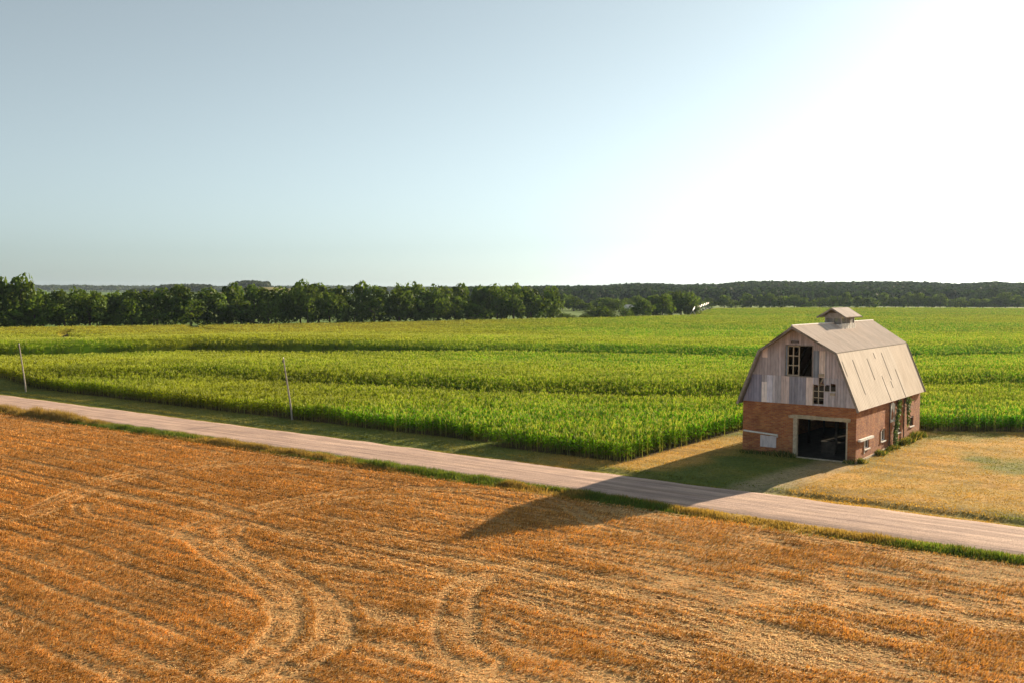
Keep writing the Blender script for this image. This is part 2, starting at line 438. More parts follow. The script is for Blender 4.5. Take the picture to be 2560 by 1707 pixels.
def build_ground():
    xs = spaced(-7000, 7000, -125, 80, 0.55); ys = spaced(-300, 9000, 28, 140, 0.5, 1.06)
    X, Y = np.meshgrid(xs, ys)
    u, v = uv_of(X, Y)
    Z = terrain(X, Y) - 0.03
    near = (Y < 200)
    Z = Z + np.where(near, 0.05*(fbm(X*0.8, Y*0.8, 21, 3)-0.5), 0)
    c = np.zeros(X.shape + (3,))
    n = (0.11 + 0.86*fbm(X*0.12, Y*0.12, 31, 4) + 0.10*(fbm(X*0.9, Y*0.9, 38, 2)-0.5))[..., None]; n2 = fbm(X*0.5, Y*0.5, 33, 4)[..., None]
    dry = np.array([0.54, 0.33, 0.095]); green = np.array([0.15, 0.20, 0.045]); mow = np.array([0.30, 0.26, 0.085])
    g = green*(1-sstep(0.40, 0.60, n)) + dry*sstep(0.40, 0.60, n)
    g = g*0.55 + 0.45*(mow*(1-sstep(0.4, 0.65, n2)) + dry*sstep(0.4, 0.65, n2))
    # greener along the road and near the barn walls
    strip = (1 - sstep(0.2, 2.4, np.abs(v + 15.6)))[..., None]
    g = g*(1-0.55*strip) + np.array([0.20, 0.21, 0.055])*0.55*strip
    g = g*(1-0.0*strip)
    mowl = sstep(0.52, 0.66, fbm(u*0.05, v*1.9, 36, 3))[..., None]*(v > -16)[..., None]
    g = g*(1 - 0.35*mowl)
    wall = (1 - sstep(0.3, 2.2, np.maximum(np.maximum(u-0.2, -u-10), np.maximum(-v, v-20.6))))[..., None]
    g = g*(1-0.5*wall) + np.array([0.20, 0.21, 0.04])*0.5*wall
    # west of the barn track grass is greener
    west = (sstep(-17, -24, u))[..., None] if False else (1 - sstep(-26, -18, u))[..., None]
    g = g*(1-0.8*west) + np.array([0.15, 0.20, 0.055])*0.8*west
    shadow_green = (sstep(-11.5, -9.0, u)*(1-sstep(-3.6, -1.5, u + 0.12*v))*sstep(-17, -16, v)*(1-sstep(0, 2, v)))[..., None]  # green tint over the barn's shadow zone, its shade look put into the colour
    g = g*(1-0.75*shadow_green) + np.array([0.13, 0.19, 0.045])*0.75*shadow_green
    # bare drive from the barn door to the road
    dr = (1 - sstep(0.8, 2.6, np.abs(u + 1.9 - 0.10*(v + 8)))) * (v < 0.5) * (v > -18)
    dr = (dr*0.65*sstep(0.35, 0.6, fbm(X*0.9, Y*0.9, 40, 3) + 0.25))[..., None]
    g = g*(1-dr) + np.array([0.48, 0.36, 0.24])*dr
    meadow = np.array([0.11, 0.19, 0.035])
    far = sstep(0, 30, Y - far_y(X))[..., None]
    g = g*(1-far) + meadow*far
    cd = corn_dist(X, Y)
    soil = (sstep(-0.3, 0.4, cd) * (far[..., 0] < 0.01))[..., None]
    lane = ((cd < 0) & (Y > 150) & (Y < far_y(X)))[..., None]
    soil = np.maximum(soil, lane)
    g = g*(1-soil) + np.array([0.085, 0.065, 0.035])*soil
    st = sstep(25.5, 27.5, -v)[..., None]
    g = g*(1-st) + np.array([0.40, 0.24, 0.10])*st
    V3 = np.stack([X, Y, Z], -1).reshape(-1, 3)
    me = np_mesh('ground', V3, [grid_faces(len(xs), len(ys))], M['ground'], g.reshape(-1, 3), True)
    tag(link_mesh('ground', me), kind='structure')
build_ground()

def build_road():
    us = np.arange(-330, 160, 0.5); vs = np.linspace(0, 1, 33)
    Ug, T = np.meshgrid(us, vs)
    e0 = -24.05 + 0.75*(fbm(us*0.35, us*0, 51, 4)-0.5) + 0.25*(fbm(us*0.06, us*0, 52, 2)-0.5)
    e1 = -16.65 + 0.75*(fbm(us*0.30, us*0, 53, 4)-0.5) + 0.25*(fbm(us*0.05, us*0, 54, 2)-0.5)
    Vg = e0[None]*(1-T) + e1[None]*T
    c = 1 - (2*T-1)**2
    Z = -0.028 + 0.10*np.clip(c*2.5, 0, 1) + 0.04*c
    for k, dp in ((0.28, .022), (0.42, .016), (0.62, .022), (0.76, .016)):
        Z -= dp*np.exp(-((T-k + 0.01*np.sin(Ug*0.05))/0.03)**2)
    Z += 0.02*(fbm(Ug*0.5, Vg*1.5, 55, 4)-0.5)
    Vt = np.stack([Ug, Vg, Z], -1).reshape(-1, 3)
    me = np_mesh('road', Vt, [grid_faces(len(us), len(vs))], M['road'], None, True)
    o = link_mesh('road', me); o.location = (BARN[0], BARN[1], 0); o.rotation_euler = (0, 0, YAW)
    tag(o, kind='structure')
build_road()

# ------------------------------------------------------------------ stubble field
def px_poly(pts, s, ox, oy):
    k = 2352/2560
    return smooth_poly([survey((ox + x/s)*k, (oy + y/s)*k, 0) for x, y in pts])
A5 = (2.735, 0, 960); A8 = (2.613, 400, 1200); A7 = (2.386, 1700, 1050); A6 = (2.613, 1000, 950)
tracks = [(px_poly(p, *a), w) for p, a, w in [
    ([(270, 900), (560, 760), (900, 640), (1270, 590), (1500, 560), (1900, 550), (2352, 600)], A5, 0.9),
    ([(240, 850), (520, 720), (860, 610), (1230, 560), (1470, 530)], A5, 0.5),
    ([(100, 400), (250, 300), (580, 200), (900, 130), (1300, 70), (1600, 60), (2000, 90), (2352, 160)], A8, 1.0),
    ([(400, 330), (600, 240), (900, 180), (1300, 115), (1500, 105)], A8, 0.7),
    ([(0, 580), (500, 690), (1000, 800), (1400, 890), (1700, 960), (2100, 1040)], A5, 0.7),
    ([(0, 500), (450, 590), (900, 700), (1300, 780), (1700, 900)], A5, 0.5),
    ([(500, 270), (900, 370), (1300, 470), (1600, 540), (2000, 640), (2300, 690)], A8, 0.6),
    ([(480, 310), (460, 400), (530, 480), (720, 560), (950, 700), (1080, 800), (1150, 950), (1130, 1050), (1000, 1150), (800, 1250), (600, 1325)], A8, 1.1),
    ([(200, 350), (350, 480), (600, 640), (780, 770), (830, 900), (780, 1030), (650, 1150), (480, 1250)], A8, 1.0),
    ([(2100, 640), (1960, 740), (1930, 850), (1900, 1000), (1960, 1110), (2100, 1200)], A8, 1.3),
    ([(560, 830), (600, 900), (900, 960), (1200, 1030), (1400, 1100)], A5, 0.8),
    ([(1580, 1060), (1640, 1130), (1800, 1200)], A5, 0.6),
    ([(0, 700), (900, 760), (1300, 960), (1500, 1000)], A6, 0.8),
]]
def stubble_fields(x, y):
    """returns standing (0..1) and pale (0..1)"""
    u, v = uv_of(x, y)
    wob = 3.2*(fbm(u*0.035, v*0.05, 61, 3)-0.5) + 0.6*(fbm(u*0.25, v*0.3, 62, 3)-0.5)
    w = v + wob
    chaos = sstep(-22, 14, u)*sstep(-33, -42, v) if False else np.clip(sstep(-20, 10, u), 0, 1)
    ph = (w/2.15 + 0.5*(vnoise(u*0.05, np.floor(w/2.15), 60)-0.5)) % 1.0
    s = 1 - np.exp(-((ph-0.5)/0.13)**2)*(0.35+0.9*fbm(u*0.09, np.floor(w/2.15)*3.1, 59, 3))
    s2 = 0.5 + 0.5*np.sin(2*math.pi*w/0.72 + 1.0 + 2.0*vnoise(u*0.08, w*0.3, 58))
    cl = fbm(u*0.28, v*0.75, 63, 4)
    cl2 = fbm(u*0.9, v*1.6, 64, 3)
    stand = 0.30 + 0.52*s*(1-0.35*chaos) + 0.34*(s2-0.5) + 1.25*(cl-0.5)*(0.30+0.95*chaos) + 0.5*(cl2-0.5)
    stand = np.clip(sstep(0.12, 0.95, stand), 0, 1)
    pale = 1 - stand
    for pts, wd in tracks:
        d = dist_poly(x, y, pts)
        br = vnoise(u*0.5, v*0.5, 66)
        wr = wd*0.85
        rut = np.exp(-((d - wr*0.62)/(0.13+0.09*wr))**4)*(0.75+0.25*br)
        mid = (1 - sstep(wr*0.3, wr*0.8, d))*0.45*br
        stand = np.maximum(stand, 0.95*np.exp(-((d - wr*1.12 - 0.15)/0.20)**2)*sstep(0.15, 0.4, br))
        m = np.clip(np.maximum(rut, mid), 0, 1)
        stand = stand*(1-m); pale = np.maximum(pale, m)
    return stand, pale

def build_stubble():
    xs = np.arange(-72, 62, 0.2); ys = np.arange(22, 112, 0.2)
    X, Y = np.meshgrid(xs, ys); u, v = uv_of(X, Y)
    st, pale = stubble_fields(X, Y)
    edge = -26.9 + 0.8*(fbm(u*0.25, v*0, 71, 3)-0.5)
    inside = (v < edge) & (np.abs(X) < 0.62*Y + 6)
    Z = 0.015 + 0.085*st + 0.045*(fbm(X*1.7, Y*1.7, 72, 4)-0.3)
    Z = Z*sstep(0, 0.6, edge - v) + 0.0
    soil = np.array([0.36, 0.20, 0.085]); straw = np.array([0.70, 0.46, 0.21]); red = np.array([0.46, 0.22, 0.06])
    n = fbm(X*0.3, Y*0.3, 73, 4)[..., None]
    c = red*st[..., None] + (straw*sstep(0.3, 0.7, n) + soil*(1-sstep(0.3, 0.7, n)))*(1-st[..., None])
    m = inside[:-1, :-1] & inside[1:, :-1] & inside[:-1, 1:] & inside[1:, 1:]
    V3 = np.stack([X, Y, Z], -1).reshape(-1, 3)
    f = grid_faces(len(xs), len(ys), m)
    used = np.unique(f); re = np.zeros(len(V3), int); re[used] = np.arange(len(used))
    me = np_mesh('stubble_ground', V3[used], [re[f]], M['stubble'], c.reshape(-1, 3)[used], True)
    tag(link_mesh('stubble_ground', me), kind='structure')
    # the straws: bunches drawn as tapering blades
    N = 900000
    y = 24 + (112-24)*rng.random(N)**0.85
    x = (rng.random(N)*2-1)*(0.60*y + 4)
    u, v = uv_of(x, y)
    edge = -26.7 + 0.8*(fbm(u*0.25, v*0, 71, 3)-0.5)
    k = (v < edge); x, y, u, v = x[k], y[k], u[k], v[k]
    # thin out with distance from the camera
    keep = rng.random(len(x)) < np.clip(1.5 - y/90, 0.35, 1); x, y, u, v = x[keep], y[keep], u[keep], v[keep]
    st, pale = stubble_fields(x, y)
    n = len(x)
    standing = rng.random(n) < (0.10 + 0.66*st)
    h = np.where(standing, (0.06 + 0.13*st)*(0.6 + 0.7*rng.random(n)), 0.02+0.05*rng.random(n))
    ln = np.where(standing, h*(0.2+0.9*rng.random(n)), 0.14 + 0.24*rng.random(n))
    flow = YAW + 2.2*(fbm(x*0.10, y*0.10, 75, 3)-0.5)*2
    az = flow + rng.normal(0, 0.7, n)
    wd = (0.010 + 0.014*rng.random(n))*(0.75 + y/60)
    z0 = 0.01 + 0.085*st*0.9
    dx, dy = np.cos(az)*ln, np.sin(az)*ln
    px, py = -np.sin(az)*wd, np.cos(az)*wd
    rot = rng.random(n)*math.pi
    px = np.where(standing, np.cos(rot)*wd, px); py = np.where(standing, np.sin(rot)*wd, py)
    z0 = z0 + np.where(standing, 0, 0.03)
    vt = np.empty((n, 3, 3), np.float32)
    vt[:, 0] = np.stack([x-px, y-py, z0], -1); vt[:, 1] = np.stack([x+px, y+py, z0], -1)
    vt[:, 2] = np.stack([x+dx, y+dy, z0+h], -1)
    t = rng.random(n)[:, None]; big = fbm(x*0.25, y*0.25, 77, 3)[:, None]
    east = sstep(-25, 15, x)[:, None]; cs = (np.array([0.57, 0.295, 0.085]) + east*np.array([0.08, 0.07, 0.03]))*(0.45+0.95*t)*(0.62+0.75*big)
    cp = (np.array([0.86, 0.56, 0.25]) + east*np.array([0.06, 0.08, 0.08]))*(0.65+0.6*t)
    c = np.where(standing[:, None], cs, cp)
    c = np.repeat(np.clip(c, 0, 0.95), 3, 0)
    me = np_mesh('wheat_stubble', vt.reshape(-1, 3), [np.arange(3*n).reshape(-1, 3)], M['straw'], c)
    o = link_mesh('wheat_stubble', me)
    tag(o, 'cut orange wheat stubble and pale loose straw in swirling rows below the gravel road', 'stubble', kind='stuff')
build_stubble()

# ------------------------------------------------------------------ blades of grass
def blades(name, x, y, z, h, wd, cols, lean=0.5, mat='grass'):
    n = len(x)
    az = rng.random(n)*2*math.pi; rot = rng.random(n)*math.pi
    ln = h*lean*rng.random(n)
    px, py = np.cos(rot)*wd, np.sin(rot)*wd
    vt = np.empty((n, 3, 3), np.float32)
    vt[:, 0] = np.stack([x-px, y-py, z], -1); vt[:, 1] = np.stack([x+px, y+py, z], -1)
    vt[:, 2] = np.stack([x+np.cos(az)*ln, y+np.sin(az)*ln, z+h], -1)
    me = np_mesh(name, vt.reshape(-1, 3), [np.arange(3*n).reshape(-1, 3)], M[mat], np.repeat(np.clip(cols, 0, 1), 3, 0))
    return link_mesh(name, me)

def build_verge():
    n = 230000
    u = -125 + 165*rng.random(n)
    t = rng.random(n)
    v = -24.1 - 2.8*t + 0.4*(fbm(u*0.3, u*0, 81, 3)-0.5)
    dens = fbm(u*0.16, v*0.5, 82, 4); tuft = fbm(u*0.9, v*1.1, 83, 3)
    mid = np.exp(-((t-0.45)/0.33)**2)
    k = rng.random(n) < np.clip((dens*1.7 + tuft - 0.85)*1.7, 0.04, 1)*(1-0.55*sstep(-14, 4, u))*(0.25+0.75*mid)
    u, v, t, dens, tuft, mid = (a[k] for a in (u, v, t, dens, tuft, mid)); n = len(u)
    x, y = xy_of(u, v)
    tall = sstep(0.55, 0.75, vnoise(u*0.13, u*0, 85))
    h = (1 - 0.60*sstep(-12, 8, u))*(0.14 + 0.50*mid*tuft + 0.40*tall*mid)*(0.5+0.9*rng.random(n))
    dryness = np.clip(sstep(0.40, 0.60, vnoise(u*0.14+5, v*0.9, 86))*0.85 + 0.5*(rng.random(n) < 0.12), 0, 1)[:, None]
    green = np.array([0.125, 0.19, 0.035])*(0.6+0.9*rng.random(n))[:, None]
    dry = np.array([0.42, 0.28, 0.10])*(0.6+0.7*rng.random(n))[:, None]
    c = green*(1-dryness) + dry*dryness
    o = blades('verge_grass', x, y, np.zeros(n)-0.02, h, (0.02+0.03*rng.random(n)), c, 0.7)
    tag(o, 'uneven strip of tall green and dry grass between gravel road and stubble', 'grass', kind='stuff')
    # mown yard and roadside grass
    n = 330000
    u = -130 + 175*rng.random(n); v = -16.9 + 48*rng.random(n)**1.3
    x, y = xy_of(u, v)
    k = (corn_dist(x, y) < 0.2) & ~((u > -10.2) & (u < 0.2) & (v > -0.2) & (v < 20.8)) & (np.abs(x) < 0.6*y+5) & (y < 150)
    drive = (np.abs(u + 1.9 - 0.10*(v+8)) < 2.2) & (v < 0.3)
    k &= ~(drive & (rng.random(n) < 0.75))
    x, y, u, v = x[k], y[k], u[k], v[k]; n = len(x)
    nn = 0.11 + 0.86*fbm(x*0.12, y*0.12, 31, 4); n2 = fbm(x*0.6, y*0.6, 90, 3)
    d = np.clip(sstep(0.38, 0.60, nn) + 0.6*(n2-0.45) + 0.25*(rng.random(n)-0.5), 0, 1)[:, None]
    wst = (1 - sstep(-26, -18, u))[:, None]
    d = d*(1-0.75*wst)
    shadow_green = (sstep(-11.5, -9.0, u)*(1-sstep(-3.6, -1.5, u + 0.12*v))*(1-sstep(0, 2, v)))[:, None]  # blades tinted greener where the barn's shadow falls, shade painted in
    d = d*(1-0.85*shadow_green)
    c = np.array([0.17, 0.20, 0.038])*(1-d) + np.array([0.49, 0.31, 0.085])*d
    c = c*(0.6+0.8*rng.random(n))[:, None]
    h = (0.03+0.055*n2)*(0.6+0.8*rng.random(n))
    h = h*(1 + 1.0*np.exp(-((v+14.6)/0.5)**2))
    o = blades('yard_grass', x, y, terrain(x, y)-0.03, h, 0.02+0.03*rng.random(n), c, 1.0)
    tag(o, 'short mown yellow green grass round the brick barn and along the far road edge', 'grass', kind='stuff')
    # weeds growing at the foot of the barn walls
    n = 4800
    s = rng.random(n); off = np.abs(rng.normal(0, 0.28, n))
    side = rng.random(n) < 0.62
    u = np.where(side, 0.08 + off, -10*s); v = np.where(side, 20.6*s, -0.08 - off)
    pos = np.where(side, v, u+60)
    clump = fbm(pos*0.5, pos*0, 95, 3)
    keep = np.where(side, (clump > 0.50) | (v > 11) & (clump > .4), (u < -5.0) & (clump > 0.40) | (u > -0.9) & (u < 0.0) | (rng.random(n) < 0.15) & (u < -5))
    keep &= ~((~side) & (u > -5.0) & (u < -0.9))
    u, v, clump, side = u[keep], v[keep], clump[keep], side[keep]; n = len(u)
    x, y = xy_of(u, v)
    h = (0.12 + 0.7*np.clip(clump-0.40, 0, 1) + 0.22*((v > 11) & side))*(0.5+0.9*rng.random(n))
    c = np.where((rng.random(n) < 0.3)[:, None], np.array([0.38, 0.30, 0.11]), np.array([0.10, 0.14, 0.035]))*(0.6+0.8*rng.random(n))[:, None]
    o = blades('weeds', x, y, np.zeros(n)-0.03, h, 0.03+0.04*rng.random(n), c, 0.8)
    tag(o, 'ragged weeds growing against the foot of the brick barn walls', 'weeds', kind='stuff')
build_verge()

# ------------------------------------------------------------------ corn
def build_corn():
    VV, QQ, TT, CC = [], [], [], []
    base = 0
    def quads(v, c):
        nonlocal base
        n = len(v); VV.append(v.reshape(-1, 3).astype(np.float32)); QQ.append(np.arange(4*n).reshape(-1, 4)+base); base += 4*n
        CC.append(np.repeat(c, 4, 0).astype(np.float32))
    def zone(x, y, nleaf, wmul, hmul=1.0, edge=False):
        n = len(x); zg = terrain(x, y)
        ptype = fbm(x*0.02, y*0.03, 101, 4); fine = fbm(x*0.35, y*0.35, 102, 3)
        H = (1.62 + 0.45*(fine-0.5) + 0.22*(ptype-0.5))*(0.90+0.2*rng.random(n))*hmul
        lush = np.clip(0.5 + 1.6*(ptype-0.5) + 0.75*sstep(-90, 60, x) - 0.42 - 0.25*sstep(200, 500, y), 0, 1)
        a0 = rng.random(n)*math.pi
        for k in range(nleaf):
            fr = (k+0.5)/nleaf
            zb = H*(0.18 + 0.66*fr)
            az = a0 + k*math.pi + rng.normal(0, 0.5, n)
            L = (0.42 + 0.32*rng.random(n))*(1 - 0.35*abs(fr-0.45))*1.15
            up = 0.30 + 0.5*fr + 0.25*rng.random(n)
            ca, sa = np.cos(az), np.sin(az)
            w = (0.045+0.02*rng.random(n))*wmul
            mx, my, mz = x+ca*L*0.5, y+sa*L*0.5, zg+zb+L*up*0.55
            tz = zg+zb+L*(up*0.55 - 0.25 + 0.75*(fr-0.35)*rng.random(n))
            v = np.empty((n, 4, 3))
            v[:, 0] = np.stack([x, y, zg+zb-0.02], -1)
            v[:, 1] = np.stack([mx-sa*w, my+ca*w, mz], -1)
            v[:, 2] = np.stack([x+ca*L, y+sa*L, tz], -1)
            v[:, 3] = np.stack([mx+sa*w, my-ca*w, mz], -1)
            r = rng.random(n)[:, None]
            c = (np.array([0.115, 0.375, 0.008])*lush[:, None] + np.array([0.275, 0.325, 0.014])*(1-lush[:, None]))*(0.45+1.0*r)
            tan = (sstep(230, 330, y)*(1-sstep(-90, 60, x)))[:, None]*0.75
            c = c*(1-tan) + np.array([0.37, 0.30, 0.045])*tan*(0.55+0.9*r)
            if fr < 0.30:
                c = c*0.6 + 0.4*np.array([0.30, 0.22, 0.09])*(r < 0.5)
            quads(v, c)
        # stalk
        rot = rng.random(n)*math.pi; w = 0.018*wmul
        px, py = np.cos(rot)*w, np.sin(rot)*w
        v = np.empty((n, 4, 3))
        v[:, 0] = np.stack([x-px, y-py, zg-0.05], -1); v[:, 1] = np.stack([x+px, y+py, zg-0.05], -1)
        v[:, 2] = np.stack([x+px*.6, y+py*.6, zg+H*0.92], -1); v[:, 3] = np.stack([x-px*.6, y-py*.6, zg+H*0.92], -1)
        quads(v, np.tile(np.array([0.22, 0.24, 0.07]), (n, 1)))
        # tassel
        for j in range(2):
            az = rng.random(n)*2*math.pi; sp = 0.10+0.10*rng.random(n); w = 0.016*wmul
            px, py = -np.sin(az)*w, np.cos(az)*w
            cx, cy = x+np.cos(az)*sp, y+np.sin(az)*sp
            v[:, 0] = np.stack([x-px*.5, y-py*.5, zg+H*0.88], -1); v[:, 1] = np.stack([x+px*.5, y+py*.5, zg+H*0.88], -1)
            v[:, 2] = np.stack([cx+px, cy+py, zg+H*1.04], -1); v[:, 3] = np.stack([cx-px, cy-py, zg+H*1.06], -1)
            quads(v.copy(), np.array([0.38, 0.44, 0.09])*(0.75+0.5*rng.random(n))[:, None])
    def scatter(y0, y1, dens, margin=0.56):
        area = margin*(y1*y1-y0*y0) + 12*(y1-y0)
        n = int(area*dens)
        y = np.sqrt(y0*y0 + (y1*y1-y0*y0)*rng.random(n)); x = (rng.random(n)*2-1)*(margin*y+6)
        return x, y
    # planted rows run parallel to the road
    x, y = scatter(78, 150, 6.2)
    u, v = uv_of(x, y); v = np.round(v/0.76)*0.76 + rng.normal(0, 0.05, len(v)); x, y = xy_of(u, v)
    k = corn_dist(x, y) > 0.0; zone(x[k], y[k], 8, 1.15)
    x, y = scatter(150, 215, 3.2); k = corn_dist(x, y) > 0.0; zone(x[k], y[k], 6, 1.6)
    x, y = scatter(215, 330, 1.5); k = corn_dist(x, y) > 0.0; zone(x[k], y[k], 4, 2.6)
    x, y = scatter(330, 560, 0.5); k = corn_dist(x, y) > 0.0; zone(x[k], y[k], 3, 4.2)
    x, y = scatter(560, 900, 0.16); k = corn_dist(x, y) > 0.0; zone(x[k], y[k], 3, 7.0)
    # closed leaf canopy under the tassels where single plants merge
    xs = spaced(-480, 560, -160, 160, 1.0, 1.03); ys = spaced(140, 900, 145, 300, 0.9, 1.02)
    X, Y = np.meshgrid(xs, ys); cd = corn_dist(X, Y)
    hh = 1.28*sstep(0.2, 1.2, cd)*sstep(150, 175, Y)
    n = fbm(X*0.5, Y*0.5, 111, 4); pt = fbm(X*0.02, Y*0.03, 101, 4)
    Z = terrain(X, Y) + hh*(1 + 0.35*(n-0.5)) + 0.12*hh*rng.random(X.shape)
    Z = np.where(hh < 0.3, Z - 0.3, Z)
    m = (hh > 0.05); m = m[:-1, :-1] | m[1:, :-1] | m[:-1, 1:] | m[1:, 1:]
    m &= (np.abs(X) < 0.6*Y + 20)[:-1, :-1]
    lush = np.clip(0.5 + 1.6*(pt-0.5) + 0.75*sstep(-90, 60, X) - 0.42 - 0.25*sstep(200, 500, Y), 0, 1)[..., None]
    c = (np.array([0.115, 0.375, 0.008])*lush + np.array([0.275, 0.325, 0.014])*(1-lush))
    ear = sstep(0.35, 0.75, n)[..., None]*0.35
    c = c*(1-ear) + np.array([0.28, 0.36, 0.03])*ear
    tan = (sstep(230, 330, Y)*(1-sstep(-90, 60, X)))[..., None]*0.75; c = c*(1-tan) + np.array([0.37, 0.30, 0.045])*tan
    f = grid_faces(len(xs), len(ys), m)
    V3 = np.stack([X, Y, Z], -1).reshape(-1, 3)
    used = np.unique(f); re = np.zeros(len(V3), int); re[used] = np.arange(len(used))
    VV.append(V3[used].astype(np.float32)); QQ.append(re[f]+base); CC.append(c.reshape(-1, 3)[used].astype(np.float32)); base += len(used)
    print('corn verts', base)
    me = np_mesh('corn_crop', np.concatenate(VV), [np.concatenate(QQ)], M['corn'], np.concatenate(CC))
    tag(link_mesh('corn_crop', me), 'broad green field of tasselled maize beyond the gravel road', 'maize crop', kind='stuff')
build_corn()

# ------------------------------------------------------------------ trees
def crown_mesh(name, seed, style):
    r = np.random.default_rng(seed)
    lobes = []
    nl = {'round': 22, 'tall': 24, 'broad': 26, 'bush': 12, 'ragged': 20}[style]
    for i in range(nl):
        t = (i+0.5)/nl
        a = i*2.4 + r.normal(0, .4)
        if style == 'tall': z, rad, s = 0.18+0.74*t, 0.30*math.sin(math.pi*(0.12+0.80*t)), 0.15
        elif style == 'broad': z, rad, s = 0.22+0.64*t, 0.52*math.sin(math.pi*(0.22+0.66*t)), 0.17
        elif style == 'bush': z, rad, s = 0.12+0.62*t, 0.55*math.cos(t*1.4), 0.24
        elif style == 'ragged': z, rad, s = 0.20+0.72*t, 0.46*abs(math.sin(math.pi*(0.2+0.7*t)))*r.uniform(.6, 1.2), 0.14
        else: z, rad, s = 0.18+0.70*t, 0.44*math.sin(math.pi*(0.18+0.72*t)), 0.17
        rad *= r.uniform(0.45, 1.1)
        lobes.append((rad*math.cos(a), rad*math.sin(a), z, s*r.uniform(.75, 1.3)))
    lobes.append((0, 0, 0.5, 0.26))
    per = 62; P = []; Nn = []; lc = []
    for (lx, ly, lz, s) in lobes:
        d = r.normal(0, 1, (per, 3)); d /= np.linalg.norm(d, axis=1)[:, None]
        rr = s*(0.80+0.28*r.random(per))[:, None]
        P.append(np.array([lx, ly, lz]) + d*rr*np.array([1.05, 1.05, 0.85])); Nn.append(d)
        lc.append(np.full(per, r.uniform(0.55, 1.5)))
    P = np.concatenate(P); Nn = np.concatenate(Nn); lc = np.concatenate(lc)
    k = P[:, 2] > 0.04; P, Nn, lc = P[k], Nn[k], lc[k]
    n = len(P)
    Nn = Nn + r.normal(0, 0.45, (n, 3)); Nn /= np.linalg.norm(Nn, axis=1)[:, None]
    t = np.cross(Nn, r.normal(0, 1, (n, 3))); t /= np.linalg.norm(t, axis=1)[:, None]
    b = np.cross(Nn, t)
    sz = (0.026+0.032*r.random(n))[:, None]
    v = np.empty((n, 4, 3))
    v[:, 0] = P - t*sz; v[:, 1] = P - b*sz*r.uniform(.5, 1, (n, 1)); v[:, 2] = P + t*sz; v[:, 3] = P + b*sz*r.uniform(.5, 1, (n, 1))
    warm = r.random(n)[:, None]
    c = np.array([0.075, 0.132, 0.020])*lc[:, None]*(0.7+0.6*r.random((n, 1)))
    c = c*(1-0.15*warm) + np.array([0.20, 0.19, 0.04])*0.15*warm
    return np_mesh(name, v.reshape(-1, 3), [np.arange(4*n).reshape(-1, 4)], M['leaf'], np.repeat(c, 4, 0))
def trunk_mesh(name, seed):
    r = random.Random(seed); mb = MB()
    pts = [(0, 0, -0.02, .035), (r.uniform(-.01, .01), r.uniform(-.01, .01), .18, .026), (r.uniform(-.03, .03), r.uniform(-.03, .03), .45, .018), (r.uniform(-.03, .03), 0, .75, .008)]
    for a, b in zip(pts[:-1], pts[1:]): mb.tube(a[:3], b[:3], a[3], b[3], 7, cap=False)
    for i in range(5):
        z = r.uniform(.2, .5); a = r.uniform(0, 6.28); l = r.uniform(.2, .34)
        mb.tube((0, 0, z), (math.cos(a)*l, math.sin(a)*l, z+l*.8), .014, .004, 5, cap=False)
    return mb
styles = ['round', 'tall', 'broad', 'ragged', 'round', 'broad', 'tall', 'bush', 'bush']
adj = {'round': 'rounded', 'tall': 'tall narrow', 'broad': 'broad spreading', 'ragged': 'ragged open', 'bush': 'low bushy'}
crowns = [crown_mesh('crown', 300+i, s) for i, s in enumerate(styles)]
tm = []
for i in range(3):
    o = trunk_mesh('trunk', 40+i).build('trunk', M['bark']); tm.append(o.data); bpy.data.objects.remove(o)
ONES = ['', 'first', 'second', 'third', 'fourth', 'fifth', 'sixth', 'seventh', 'eighth', 'ninth', 'tenth', 'eleventh', 'twelfth', 'thirteenth', 'fourteenth', 'fifteenth', 'sixteenth', 'seventeenth', 'eighteenth', 'nineteenth']
TENS = {20: 'twenty', 30: 'thirty', 40: 'forty'}; TENTH = {20: 'twentieth', 30: 'thirtieth', 40: 'fortieth'}
def ordinal(n):
    if n < 20: return ONES[n]
    return TENTH[n//10*10] if n % 10 == 0 else TENS[n//10*10] + '-' + ONES[n % 10]
def tree(x, y, z, h, w, kind, label, group, cat='tree', name='broadleaf_tree', sink=0.0, rz=None):
    e = empty(name, (float(x), float(y), float(z - sink)), random.uniform(0, 6.28) if rz is None else rz)
    e.scale = (w, w, h)
    c = link_mesh('crown', crowns[kind], e); t = link_mesh('trunk', tm[random.randrange(3)], e)
    tag(e, label, cat, group)
    return e

